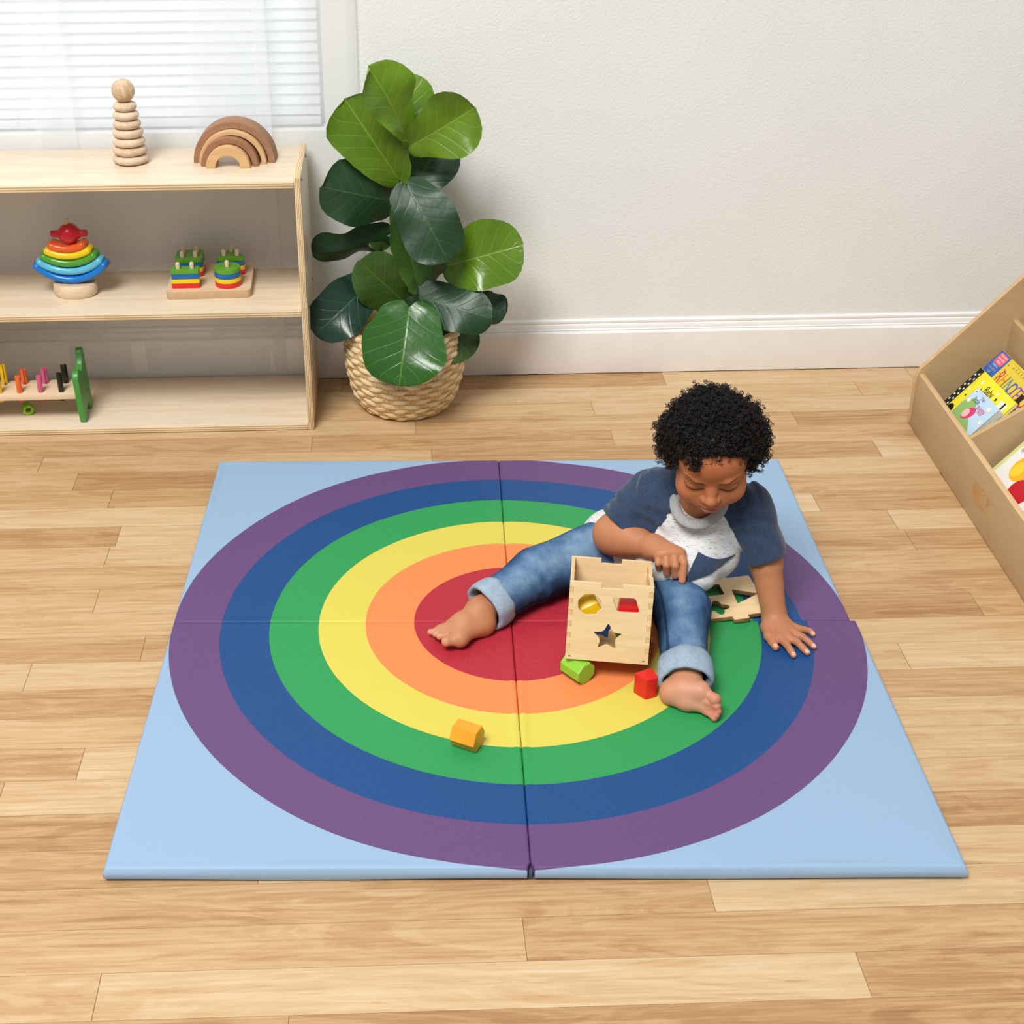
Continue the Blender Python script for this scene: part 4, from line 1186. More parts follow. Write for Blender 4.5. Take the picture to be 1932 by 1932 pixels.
def build_body():
    F = Field(); H = HEAD
    # torso core (under the clothes) carries everything
    F.rc(J['pel'], J['chest'], .070, .055, .02); F.rc(J['chest'], J['neck'], .050, .036, .02)
    F.rc(J['shR'], J['shL'], .036, .036, .02)
    F.rc(J['neck'], H((0, .016, -.045)), .034, .037, .018)
    # ---- head
    F.ell((0, .010, .020), (.0685, .079, .069), .01, T=H)
    F.ell((0, -.012, -.024), (.0575, .066, .056), .02, T=H)
    F.ell((0, -.028, .026), (.0565, .054, .047), .02, T=H)
    F.ell((0, -.026, -.056), (.043, .043, .028), .018, T=H)
    for s in (-1, 1):
        F.ell((s*.0330, -.045, -.038), (.0255, .0275, .026), .020, T=H)
        F.ell((s*.029, -.0915, -.0085), (.0185, .0185, .0125), .012, 's', T=H)       # socket
        F.ell((s*.0285, -.0590, -.0105), (.0158, .0152, .0150), .003, T=H)           # lidded eye
        F.chain([(s*.0120, -.0735, .0035), (s*.026, -.0735, .0065), (s*.042, -.063, .0085)], [.0030, .0042, .003], .010, T=H)   # brow ridge
    F.ell((0, -.060, -.0715), (.0160, .0135, .0115), .014, T=H)                       # chin
    F.chain([(0, -.0700, .001), (0, -.0760, -.014), (0, -.0868, -.0300)], [.0062, .0066, .0085], .010, T=H)
    F.ell((0, -.0880, -.0312), (.0092, .0086, .0080), .006, T=H)
    for s in (-1, 1):
        F.ell((s*.0100, -.0800, -.0340), (.0068, .0078, .0064), .0045, T=H)
        F.ell((s*.0058, -.0890, -.0412), (.0034, .0042, .0030), .0025, 's', T=H)
    F.ell((0, -.0655, -.0505), (.0240, .0155, .0165), .014, T=H)
    F.chain([(-.0185, -.0705, -.0548), (-.0075, -.0808, -.0512), (0, -.0815, -.0522), (.0075, -.0808, -.0512), (.0185, -.0705, -.0548)], [.0022, .0042, .0038, .0042, .0022], .0035, T=H)
    F.chain([(-.0155, -.0722, -.0580), (-.0060, -.0795, -.0605), (.0060, -.0795, -.0605), (.0155, -.0722, -.0580)], [.0026, .0055, .0055, .0026], .0035, T=H)
    F.chain([(-.0185, -.0745, -.0555), (-.007, -.0840, -.0555), (0, -.0850, -.0565), (.007, -.0840, -.0555), (.0185, -.0745, -.0555)], [.0008, .0013, .0013, .0013, .0008], .002, 's', T=H)
    F.rc((0, -.0845, -.0400), (0, -.0860, -.0455), .0016, .0020, .004, 's', T=H)     # philtrum
    for s in (-1, 1):
        Re = np.array(Euler((radians(-8), radians(s*12), radians(s*24))).to_matrix())
        F.ell((s*.0735, .004, -.014), (.0085, .0165, .0245), .006, R=Re, T=H)
        F.ell((s*.0815, -.001, -.012), (.0055, .0090, .0150), .004, 's', R=Re, T=H)
        F.rc((s*.0685, .0, -.035), (s*.067, .002, -.039), .006, .0055, .005, T=H)
    # ---- right arm (viewer left)
    F.rc(J['shR'], J['elR'], .033, .0330, .02); F.rc(J['elR'], J['wrR'], .0335, .0205, .024)
    _d = np.array(J['wrR'])-np.array(J['elR']); _d = _d/np.linalg.norm(_d); _s = np.cross(_d, (0, 0, 1.)); _s /= np.linalg.norm(_s)
    F.ell(np.array(J['elR'])*.75+np.array(J['wrR'])*.25, (.048, .0310, .0310), .020, R=np.stack((_d, _s, np.cross(_d, _s)), 1))
    W = np.array(J['wrR'])
    yk = -.036; zk = .190
    mcp = [pz(1243.5, 1047, .179), pz(1256.5, 1044, .183), pz(1271, 1042, .184), pz(1284.5, 1044, .182)]      # little .. index knuckles
    pip = [pz(1242, 1062, .170), pz(1257.5, 1066, .170), pz(1274, 1067, .171), pz(1290.5, 1063, .172)]
    tip = [pz(1244.5, 1072, .155), pz(1259.5, 1082, .151), pz(1275.5, 1086, .150), pz(1287.5, 1095, .145)]
    push = np.array((-.10, .80, -.35))*.006
    for i in range(4):
        F.rc(W, mcp[i], .0185, .0100, .012)
    for i in range(4):
        r = (.0068, .0073, .0075, .0071)[i]
        tp = tip[i]+push*(1.0 if i < 3 else .3)
        F.chain([mcp[i], pip[i], tp], [.0079, r, r*.92], .0006, first_k=.0012)
    th = [W+np.array((.012, .010, -.010)), mcp[3]+np.array((-.004, .016, -.018)), tip[3]+np.array((-.006, .014, .008))]
    F.chain(th, [.013, .0095, .0070], .006)
    # ---- left arm (viewer right), palm on the mat
    F.rc(J['shL'], J['elL'], .033, .0285, .012); F.rc(J['elL'], J['wrL'], .0285, .0215, .010)
    W2 = np.array(J['wrL']); z0 = MT
    F.rc(W2, pz(1463, 1180, .040), .0205, .0150, .010)
    mc = [pz(1469.5, 1203, .0385), pz(1486.5, 1204, .0395), pz(1499.5, 1197, .0385), pz(1504.5, 1188, .0365)]
    for i, q in enumerate(mc): F.rc(W2+np.array((0, -.004, -.006)), q, .0150, (.0088, .0088, .0084, .0080)[i], .010)
    fl = [[(1484, 1216, .0395), (1492, 1228, .035), (1497, 1236.5, .0325)], [(1503.5, 1211, .0405), (1514.5, 1222.5, .0355), (1523, 1231.5, .0325)],
          [(1514.5, 1202, .0395), (1526.5, 1211.5, .0355), (1535.5, 1220.5, .0325)], [(1517.5, 1188, .0375), (1528, 1190.5, .035), (1534, 1197, .0320)]]
    nails = []
    for i in range(4):
        P = [mc[i]]+[pz(*q) for q in fl[i]]; r = (.0064, .0064, .0061, .0056)[i]
        F.chain(P, [.0078, r, r*.94, r*.86], .003, first_k=.006); nails.append((P[-1]+np.array((0, -.0008, .0045)), P[-1]-P[-2]))
    T1 = [pz(1448, 1183, .038), pz(1450, 1200, .037), pz(1457.5, 1212, .0345), pz(1463.5, 1221.5, .0330)]
    F.rc(W2+np.array((-.004, -.002, -.006)), T1[0], .0150, .0120, .008); F.chain(T1, [.0120, .0088, .0074, .0066], .004, first_k=.006)
    nails.append((T1[-1]+np.array((-.001, -.001, .0052)), T1[-1]-T1[-2]))
    # wrist crease
    for a, b in (((1450, 1166.5), (1470, 1163.5)), ((1470, 1167.5), (1484, 1165))):
        F.rc(pz(*a, .063), pz(*b, .063), .0016, .0012, .003, 's')
    # ---- right leg + foot (viewer left)
    F.rc(J['hipR'], J['knR'], .052, .040, .02); F.rc(J['knR'], J['anR'], .038, .0215, .012)
    A = np.array(J['anR']); heel = pz(911, 1176, .045)
    F.rc(A, heel, .0205, .0175, .012)
    b1, b5 = pz(867, 1204, .046), pz(832, 1192, .040); md = pz(872, 1178, .0525)
    F.rc(A, md, .0190, .0142, .022); F.rc(heel, b1, .0155, .0122, .020); F.rc(heel, md, .0160, .0150, .020); F.rc(md, b1, .0142, .0112, .018); F.rc(md, b5, .0142, .0092, .018); F.rc(heel, b5, .0135, .0088, .014)
    F.rc(b1, b5, .0125, .0095, .010)
    F.chain([b1, pz(851, 1209.5, .046), pz(842.5, 1210.5, .0475)], [.0112, .0082, .0094], .0025, first_k=.006)
    for (u, v, z), r, (bu, bv) in (((830, 1200.5, .0445), .0070, (849, 1199.5)), ((822.5, 1196.5, .0430), .0064, (842, 1195.5)), ((817, 1192.8, .0415), .0059, (836, 1192)), ((812, 1192.2, .0395), .0055, (828, 1190))):
        F.chain([pz(bu, bv, z-.001), pz((bu+u)/2, (bv+v)/2, z+.0015), pz(u, v, z)], [r*1.1, r*.82, r], .0012, first_k=.004)
    # ---- left leg + foot (viewer right), sole towards the viewer
    F.rc(J['hipL'], J['knL'], .052, .040, .02); F.rc(J['knL'], J['anL'], .038, .0240, .012)
    A = np.array(J['anL']); bk = np.array((.10, .45, 0))*.03
    heel = pz(1269, 1308, .0470); ball = pz(1322, 1309, .0650)+bk*.6; lat = pz(1333, 1338, .0395)+bk*.4
    F.rc(A, heel+bk*.4, .0225, .0190, .014); F.rc(A, ball+bk*.7, .0195, .0092, .016)
    F.rc(heel, pz(1294, 1326, .0420)+bk*.35, .0188, .0150, .012); F.rc(pz(1294, 1326, .042)+bk*.35, lat, .0150, .0105, .012)
    F.rc(heel+bk*.3, ball, .0155, .0098, .016); F.rc(ball, lat, .0102, .0095, .012)
    F.rc(pz(1290, 1303, .060)+bk*.6, ball, .0175, .0100, .014)
    F.chain([ball, pz(1339, 1315, .0640)+bk*.3, pz(1349, 1319.5, .0620)], [.0100, .0080, .0104], .0020, first_k=.005)
    for (u, v, z), r, (bu, bv, bz) in (((1352.5, 1333.0, .0530), .0072, (1334, 1327, .0540)), ((1354.5, 1342, .0455), .0066, (1337, 1336, .0460)), ((1351.5, 1349.8, .0395), .0060, (1336, 1342, .0400)), ((1347.5, 1355, .0345), .0058, (1333, 1347, .0365))):
        F.chain([pz(bu, bv, bz)+bk*.3, pz((bu+u)/2+1, (bv+v)/2-.5, (bz+z)/2)+bk*.1, pz(u, v, z)], [r*1.0, r*.80, r], .0010, first_k=.003)
    F.rc(pz(1330, 1306, .0775), pz(1337, 1322, .069), .0022, .0018, .004, 's'); F.rc(pz(1337, 1322, .069), pz(1340, 1346, .0495), .0018, .0018, .004, 's'); F.ell(pz(1303, 1324, .0690), (.022, .010, .0090), .010, 's')          # crease behind the toes
    me, V = sdf_mesh(F, .0014, 1)
    # ---- skin colour
    base = np.array(lin('#b67a55')[:3]); n1 = vnoise(V, 55)[:, None]; n2 = vnoise(V, 14)[:, None]
    C = base*(.92+.10*n1+.12*n2)
    L = H.inv(V); inh = (sstep(L[:, 2], -.105, -.085)*(np.abs(L[:, 0]) < .1)*(np.abs(L[:, 1]) < .13)).astype(bool)
    def tint(mask, col, amt): nonlocal C; m = (np.clip(mask, 0, 1)*amt)[:, None]; C = C*(1-m)+np.array(lin(col)[:3])*m
    hd = inh.astype(float)
    tint(hd, '#b0673c', .55)
    for s in (-1, 1):
        g = np.exp(-((L[:, 0]-s*.034)**2+(L[:, 2]+.038)**2)/.020**2)*(L[:, 1] < -.02)*hd; tint(g, '#c07346', .5)
    tint(np.exp(-(L[:, 0]**2+(L[:, 2]-.028)**2)/.034**2)*(L[:, 1] < -.03)*hd, '#a85930', .6)
    # lips
    lx = np.abs(L[:, 0])/.0185; zl = -.0560-.001*lx
    up = (L[:, 2]-zl)/(.0075*np.sqrt(np.maximum(1-lx**2, .001))); dn = (zl-L[:, 2])/(.0095*np.sqrt(np.maximum(1-lx**2, .001)))
    lip = (1-sstep(np.maximum(np.maximum(up, dn), lx), .75, 1.05))*(L[:, 1] < -.062)*hd; tint(lip, '#ad6656', .75)
    md, _ = seg(L*np.array((1, 0, 1)), (-.016, 0, -.0555), (.016, 0, -.0555)); tint((1-sstep(md, .0004, .0014))*(L[:, 1] < -.062)*hd, '#5c2a20', .8)
    front = (L[:, 1] < -.045)*hd
    for s in (-1, 1):
        x = (L[:, 0]*s-.0285)/.0150
        zlash = -.0178+.0055*np.clip(x, -1.2, 1.2)**2
        tint((1-sstep(np.abs(L[:, 2]-zlash), .0006, .0019))*(np.abs(x) < 1.12)*front, '#1f100b', .95)
        tint((1-sstep(np.abs(L[:, 2]-zlash+.003), .001, .004))*(np.abs(x) < 1.)*front, '#7b4527', .35)
        zc = -.0035-.0045*np.clip(x, -1.3, 1.3)**2*(.6)
        tint((1-sstep(np.abs(L[:, 2]-zc), .0004, .0014))*(np.abs(x) < 1.1)*front, '#6d3a22', .55)
        xb = (L[:, 0]*s-.0285)/.0185; zb = .0035+.0055*(xb+1)*.8
        wb = .0022-.0006*np.clip(xb, -1, 1)
        tint((1-sstep(np.abs(L[:, 2]-zb), wb*.35, wb))*(1-sstep(np.abs(xb), .8, 1.05))*front, '#2f1a10', .88)
        tint((1-sstep(np.sqrt((L[:, 0]-s*.0058)**2+(L[:, 2]+.0418)**2), .0012, .0034))*(L[:, 1] < -.075)*hd, '#3b1a10', .7)
    # hairline shading
    hl = sstep(L[:, 2]-(.056-.88*np.clip(np.abs(L[:, 0])-.035, 0, 1)), -.010, .010)*hd; tint(hl*sstep(vnoise(V, 240)+hl*.6, .35, .7), '#160d09', .95)
    tint(sstep(L[:, 1], -.045, -.025)*sstep(L[:, 2], -.025, .0)*(1-sstep(np.abs(L[:, 0]), .074, .077))*hd, '#24140e', .75)
    # neck in the chin shadow region keeps the skin tone; feet and hands are lighter and pinker
    dR, _ = seg(V, pz(870, 1190, .05), pz(815, 1200, .04)); tint(1-sstep(dR, .02, .055), '#c08a66', .55)
    dL, _ = seg(V, heel, ball); tint(1-sstep(dL, .02, .045), '#c98f72', .75)
    sole = pz(1310, 1325, .05); tint(np.exp(-((V-sole)**2).sum(1)/.03**2), '#d79c82', .5)
    for q in (pz(1346, 1318, .062), pz(1351, 1334, .053), pz(1353, 1342, .045), pz(1349, 1349, .04), pz(1346, 1354, .035), pz(1262, 1312, .045)):
        tint(np.exp(-((V-q)**2).sum(1)/.0105**2), '#cf7f68', .6)
    for q in (pz(842, 1212, .048), pz(829, 1201, .045), pz(822, 1197, .043), pz(816, 1193, .041), pz(811, 1193, .04)):
        tint(np.exp(-((V-q)**2).sum(1)/.0065**2), '#e0a58e', .7)
    dW, _ = seg(V, W2, mc[1]); tint(1-sstep(dW, .02, .05), '#b8795a', .45)
    for q, dr in nails:
        tint(1-sstep(np.sqrt(((V-q)**2).sum(1)), .0035, .0050), '#e3b3a2', .85)
    for q in [p for f in fl for p in f[:1]]: tint(np.exp(-((V-pz(q[0], q[1], q[2]+.006))**2).sum(1)/.004**2), '#6f3f28', .55)
    for q in tip: tint(np.exp(-((V-q)**2).sum(1)/.009**2), '#d0876a', .5)
    paint(me, 'Col', np.clip(C, 0, 1))
    t = NT('toddler_skin'); c = t.attr('Col')
    vv = t.coord(); nz = t.noise(vv, 900, 2); t.bump(nz, .05, .0004)
    t.fin(c[0], .50, .32); t.b.inputs['Subsurface Weight'].default_value = .12
    t.b.inputs['Subsurface Radius'].default_value = (.012, .004, .002); t.b.inputs['Subsurface Scale'].default_value = .35
    return me, t.m

def torso_field(off=0.):
    F = Field()
    F.ell((.246, .150, .094), (.101+off, .094+off, .070+off), .02)
    F.rc((.250, .150, .100), (.203, .164, .096), .074+off, .064+off, .02)
    F.rc((.262, .128, .120), (.322, .078, .205), .080+off, .068+off, .03)
    F.rc((.276, .090, .222), (.414, .050, .218), .043+off, .043+off, .03)
    F.rc((.300, .095, .235), (.372, .066, .236), .042+off, .042+off, .03)
    # belly hanging forward over the lap, front hem
    F.rc((.275, .085, .110), (.332, .022, .142), .060+off, .052+off, .03)
    F.rc((.362, .060, .190), (.372, .036, .140), .048+off, .046+off, .03)
    F.rc((.262, .030, .132), (.318, .004, .134), .034+off, .036+off, .03)
    F.rc((.278, -.004, .136), (.332, -.022, .134), .028+off, .030+off, .025)
    return F
def folds(P, amp=1.):
    w = vnoise(P, 16)
    q = P[:, 2]*150+P[:, 0]*55+w*14
    return amp*(.0016*np.sin(q)*sstep(vnoise(P+3.1, 12), .35, .75)+.0022*(vnoise(P, 34)-.5))

COL_F, COL_B = np.array((.3205, -.0080, .2345)), np.array((.352, .082, .288))
COL_C = (COL_F+COL_B)/2; COL_X = np.array((.9845, -.175, 0)); COL_FW = (COL_F-COL_B)/np.linalg.norm(COL_F-COL_B)
COL_UP = np.cross(COL_X, -COL_FW); COL_UP = COL_UP/np.linalg.norm(COL_UP)*(1 if COL_UP[2] > 0 else -1)

def build_clothes(person):
    # ---------------- shirt
    st = NT('shirt_heather_slub'); v = st.coord(scale=(60, 60, 720), rot=(0, radians(14), radians(10)))
    n = st.noise(v, 1.6, 2, .5, .3); b = st.noise(st.coord(), 240, 3)
    c = st.ramp(n, [(.0, '#dededc'), (.60, '#d8d8d7'), (.665, '#77767a'), (.74, '#3c3b3f')])
    c = st.mix(st.math('MULTIPLY', b, .25), c, '#c9c9ca'); st.bump(b, .12, .0006); shirtm = st.fin(c, .85, .15, Sheen_Weight=.2)
    def jersey(name, a, d):
        t = NT(name); n1 = t.noise(t.coord(scale=(200, 200, 700), rot=(.4, .3, 0)), 1.4, 3, .6); n2 = t.noise(t.coord(), 9, 3)
        f = t.math('ADD', t.math('MULTIPLY', n1, .75), t.math('MULTIPLY', n2, .25)); t.bump(n1, .15, .0006)
        return t.fin(t.ramp(f, [(.3, d), (.7, a)]), .85, .15, Sheen_Weight=.25)
    navy = jersey('navy_jersey', '#3b4d68', '#222f45'); grey = jersey('grey_rib', '#b5b5b3', '#8a8a8a')
    shR, shL = np.array(J['shR']), np.array(J['shL']); elR, elL, wrL = np.array(J['elR']), np.array(J['elL']), np.array(J['wrL'])
    ncut = HEAD((0, .0, -.078)); nk = np.array(J['neck'])
    def sleeves(F, off):
        e_ = .75 if off >= 0 else .40; F.rc(shR+np.array((.0, 0, .002)), shR*(1-e_)+elR*e_, .0465+off, .0475+off, .02)
        e_ = .85 if off >= 0 else .40; F.rc(shL+np.array((-.0, 0, .002)), shL*(1-e_)+elL*e_, .0455+off, .0430+off, .02)
    def opens(F):
        F.rc(COL_C-COL_UP*.012, COL_C+COL_UP*.06, .0355, .046, .006, 's')      # neck hole
    F = torso_field(); sleeves(F, -.003); _cx = np.array((.9755, -.22, 0)); _nR = _cx*.86+np.array((0, 0, -.52)); _nL = -_cx*.86+np.array((0, 0, -.50))
    F.disp(lambda P: folds(P)+.0060*np.maximum(sstep(-((P-nk+_cx*.030) @ _nR), .004, .012), sstep(-((P-nk-_cx*.030) @ _nL), .004, .012)))
    # hollow hem below
    F.plane_cut((.29, .06, .066), (.05, -.35, -1)); F.plane_cut((.172, .130, .1), (-.9, -.43, 0)); F.plane_cut((0, 0, MT+.003), (0, 0, -1)); opens(F)
    F.rc((.26, .13, .02), (.275, .11, .085), .066, .058, .01, 's')
    me, V = sdf_mesh(F, .0020, 1)
    shirt = link('shirt', me, shirtm, person, ang=180)
    # sleeves with raglan seam
    for side, nm in ((-1, 'R'), (1, 'L')):
        S = torso_field(.0012); sleeves(S, .0); S.disp(lambda P: folds(P, 1.3)+.0022*np.sin(P[:, 2]*150+P[:, 0]*210+vnoise(P, 30)*5)*sstep(vnoise(P+.7, 17), .42, .72))
        sh, el = (shR, elR) if side < 0 else (shL, elL)
        ax = (el-sh)/np.linalg.norm(el-sh); end = sh+(el-sh)*(.80 if side < 0 else .93)
        S.plane_cut(end, ax)
        # raglan plane: from the neckline to under the arm
        chest_x = np.array((.9755, -.22, 0)); fw = np.array((-.22, -.9755, 0))
        if side < 0: p0 = nk+chest_x*-.030; nrm = chest_x*.86+np.array((0, 0, -.52))
        else: p0 = nk+chest_x*.030; nrm = -chest_x*.86+np.array((0, 0, -.50))
        S.plane_cut(p0, nrm); opens(S)
        arm0 = el-(el-sh)*.35
        S.rc(sh*.4+el*.6, sh+(el-sh)*1.6, .0370 if side < 0 else .0345, .0392 if side < 0 else .0370, .004, 's')
        me, V = sdf_mesh(S, .0020, 1)
        link('sleeve', me, navy, shirt, ang=180)
        # hem band
        C = []; u = np.cross(ax, (0, 0, 1)); u /= np.linalg.norm(u); w2 = np.cross(ax, u)
    # collar ring around the neck hole
    axn = np.array((0, -.020, .060)); axn /= np.linalg.norm(axn)
    return shirt, navy, grey, shirtm, jersey

def surf_ring(c, axis, r, n=64, ell=(1, 1), upref=(0, 0, 1)):
    axis = np.array(axis, float)/np.linalg.norm(axis); u = np.cross(axis, upref); u /= np.linalg.norm(u); w = np.cross(axis, u)
    a = np.linspace(0, 2*pi, n, endpoint=False)
    return np.array(c)+r*(np.cos(a)[:, None]*u*ell[0]+np.sin(a)[:, None]*w*ell[1])
def make_toddler():
    person = thing('person', 'seated toddler with curly black hair, navy and white raglan shirt and rolled jeans', 'person', (.26, .13, MT))
    P0 = Vector(person.location)
    kids = []
    def adopt(o, par):
        o.parent = par
        if par is person: o.location = Vector(o.location)-P0
        return o
    me, sm = build_body()
    body = adopt(link('body', me, sm, None, ang=180), person)
    shirt, navy, grey, shirtm, jersey = build_clothes(None)
    adopt(shirt, person)
    # ---------------- collar: flat band lying round the neckline
    nk = np.array(J['neck'])
    cfront, cback = COL_F, COL_B
    cc = (cfront+cback)/2; fwv = cfront-cback; half = np.linalg.norm(fwv)/2; fwv = fwv/np.linalg.norm(fwv)
    rt = COL_X; up = np.cross(rt, -fwv); up /= np.linalg.norm(up)
    if up[2] < 0: up = -up
    a = np.linspace(0, 2*pi, 72, endpoint=False)
    V, Fc = [], []
    secs = [(-.0080, -.0030), (-.0020, -.0065), (.0060, -.0095), (.0120, -.0090), (.0115, -.0045), (.0050, .0010), (-.0020, .0030), (-.0070, .0010)]
    m = len(secs)
    for t in a:
        c = cc+fwv*half*cos(t)+rt*.0420*sin(t); rad = fwv*cos(t)+rt*sin(t); rad /= np.linalg.norm(rad)
        for (r, h) in secs: V.append(c+rad*r*.95+up*h*.62)
    n = len(a)
    for i in range(n):
        for k in range(m): Fc.append((i*m+k, ((i+1) % n)*m+k, ((i+1) % n)*m+(k+1) % m, i*m+(k+1) % m))
    bm = bmesh.new(); bm.from_mesh(mesh_from(V, Fc)); link('collar', bm_mesh(bm), grey, shirt, ang=180)
    # ---------------- chest pocket hanging open
    from mathutils.bvhtree import BVHTree
    sme = shirt.data; bv = BVHTree.FromPolygons([v.co.copy() for v in sme.vertices], [tuple(p.vertices) for p in sme.polygons])
    # corners as seen on the chest; draped onto the cloth, mouth hanging open
    A, B, Cc, D = (Vector(q) for q in ((1318, 1041), (1387, 1046), (1290, 1100), (1341, 1083)))
    nu = nv = 22; V, Fp = [], []
    for j in range(nv+1):
        for i in range(nu+1):
            u, v = i/nu, j/nv
            q = (A*(1-u)+B*u)*(1-v)+(Cc*(1-u)+D*u)*v
            q.y += 11*(4*u*(1-u))*(1-v)**2.2
            d = _ray(q.x, q.y).normalized(); hit = bv.ray_cast(CAM, d)[0]
            if hit is None: hit = V[-1] if V else CAM+d*2.7
            hit = Vector(hit)
            V.append(hit-d*(.0030+.0070*sin(pi*u)*(1-v)**2+.0025*sin(pi*u)*sin(pi*v)))
    # relax so that the cloth keeps a soft sheet shape
    G = np.array([tuple(v) for v in V]).reshape(nv+1, nu+1, 3)
    for _ in range(6):
        K = G.copy(); K[1:-1, 1:-1] = (G[:-2, 1:-1]+G[2:, 1:-1]+G[1:-1, :-2]+G[1:-1, 2:])/4; G = .4*G+.6*K
    V = G.reshape(-1, 3)
    for j in range(nv):
        for i in range(nu): q = j*(nu+1)+i; Fp.append((q, q+1, q+nu+2, q+nu+1))
    o = link('pocket', mesh_from(V, Fp), navy, shirt, ang=180)
    md = o.modifiers.new('thick', 'SOLIDIFY'); md.thickness = .0022; md.offset = 0
    # ---------------- jeans
    jt = NT('blue_denim'); co = jt.coord(); col = jt.attr('Col')
    tw = jt.noise(jt.coord(scale=(700, 700, 700), rot=(.6, .6, .2)), 1, 2, .5); bl = jt.noise(co, 30, 4, .6)
    st_ = jt.noise(jt.coord(scale=(90, 26, 90), rot=(.2, .1, .5)), 1.5, 4, .7)
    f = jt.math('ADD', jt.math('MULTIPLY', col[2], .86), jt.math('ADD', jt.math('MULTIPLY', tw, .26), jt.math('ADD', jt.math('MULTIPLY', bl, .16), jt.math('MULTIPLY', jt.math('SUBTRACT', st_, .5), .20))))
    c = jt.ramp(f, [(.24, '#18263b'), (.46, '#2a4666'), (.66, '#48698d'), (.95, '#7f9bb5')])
    seamv = jt.attr('Seam'); c = jt.mix(seamv[2], c, '#1a2b47'); jt.bump(jt.math('ADD', tw, jt.math('MULTIPLY', bl, 2.)), .16, .0007)
    den = jt.fin(c, .85, .15)
    hR, kR, aR = np.array(J['hipR']), np.array(J['knR']), np.array(J['anR']); hL, kL, aL = np.array(J['hipL']), np.array(J['knL']), np.array(J['anL'])
    cR0, cR1 = kR+(aR-kR)*.66, kR+(aR-kR)*.93
    cL0, cL1 = kL+(aL-kL)*.78, kL+(aL-kL)*.97
    F = Field()
    F.ell((.250, .148, .086), (.086, .080, .0600), .02)
    F.rc(hR, kR+np.array((0, 0, .002)), .0610, .0480, .03); F.rc(kR, cR1, .0480, .0400, .02)
    F.rc(hL, kL, .0600, .0475, .03); F.rc(kL, cL1, .0475, .0385, .02)
    def jf(P):
        w = vnoise(P, 13); d = .0035*(vnoise(P, 26)-.5)+.0016*(vnoise(P, 60)-.5)
        # creases across the legs, strongest near knee and crotch
        for (a, b, kn) in ((hR, cR1, kR), (hL, cL1, kL)):
            dd, t = seg(P, a, b); s = t*np.linalg.norm(b-a)
            g = np.exp(-((P-kn)**2).sum(1)/.055**2)+.7*np.exp(-((P-(a*.75+kn*.25))**2).sum(1)/.05**2)
            d = d+.0026*np.sin(s*170+w*22+P[:, 2]*90)*g*sstep(vnoise(P+1.7, 20), .35, .75)*(dd < .09)
        return d
    F.disp(jf)
    F.plane_cut(cR1, aR-kR) if False else None
    F.rc(cR0, aR+(aR-kR)*.4, .0330, .0340, .004, 's'); F.rc(cL0, aL+(aL-kL)*.4, .0325, .0335, .004, 's')
    F.rc(cR1+(aR-kR)*.02, cR1+(aR-kR)*.6, .0450, .06, .002, 's'); F.rc(cL1+(aL-kL)*.28, cL1+(aL-kL)*.9, .0470, .06, .002, 's')
    F.add(lambda P: (MT+.0015)-P[:, 2], [-9]*3, [9]*3, 0, 'i')      # lies on the mat
    me, V = sdf_mesh(F, .0020, 1)
    # fade
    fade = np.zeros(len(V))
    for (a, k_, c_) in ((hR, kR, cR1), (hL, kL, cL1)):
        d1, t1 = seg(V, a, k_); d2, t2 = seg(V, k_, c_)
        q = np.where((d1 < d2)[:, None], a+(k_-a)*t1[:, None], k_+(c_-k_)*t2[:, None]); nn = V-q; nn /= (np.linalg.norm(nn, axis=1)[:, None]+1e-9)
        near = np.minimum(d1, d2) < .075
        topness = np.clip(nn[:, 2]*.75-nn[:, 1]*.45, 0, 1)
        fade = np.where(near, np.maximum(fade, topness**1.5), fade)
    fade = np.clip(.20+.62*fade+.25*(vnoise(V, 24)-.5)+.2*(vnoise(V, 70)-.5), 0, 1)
    seam = np.zeros(len(V))
    inR = [hR*.6+hL*.4+np.array((-.02, -.06, -.01)), kR+np.array((.012, -.044, -.016)), cR1+np.array((.012, -.036, -.012))]
    inL = [hL+np.array((-.045, -.05, .02)), kL+np.array((-.038, -.004, .034)), cL1+np.array((-.034, -.004, .028))]
    for ch in (inR, inL):
        for a_, b_ in zip(ch, ch[1:]):
            pp = np.array([V[np.argmin(((V-(a_*(1-t_)+b_*t_))**2).sum(1))] for t_ in np.linspace(0, 1, 14)])
            k3 = np.array([.25, .5, .25]); pp = np.stack([np.convolve(np.pad(pp[:, q_], 1, 'edge'), k3, 'valid') for q_ in range(3)], 1)
            for p_, q_ in zip(pp, pp[1:]):
                if np.linalg.norm(q_-p_) < 1e-6: continue
                dd, _ = seg(V, p_, q_); seam = np.maximum(seam, (1-sstep(dd, .0022, .0042))*.8)
    paint(me, 'Col', np.stack([fade]*3, 1)); paint(me, 'Seam', np.stack([seam]*3, 1))
    jeans = adopt(link('jeans', me, den, None, ang=180), person)
    # ---------------- turned-up cuffs (paler inside of the denim)
    cm = NT('denim_inside'); tw = cm.noise(cm.coord(scale=(500, 500, 500)), 1, 2, .5); bl = cm.noise(cm.coord(), 60, 3)
    cm.bump(tw, .15, .0007); cmm = cm.fin(cm.ramp(cm.math('ADD', cm.math('MULTIPLY', tw, .6), cm.math('MULTIPLY', bl, .4)), [(.3, '#7f95a9'), (.7, '#a9bac8')]), .88, .12)
    thread = plain('seam_thread', '#3f4b60', .8, .1, .05)
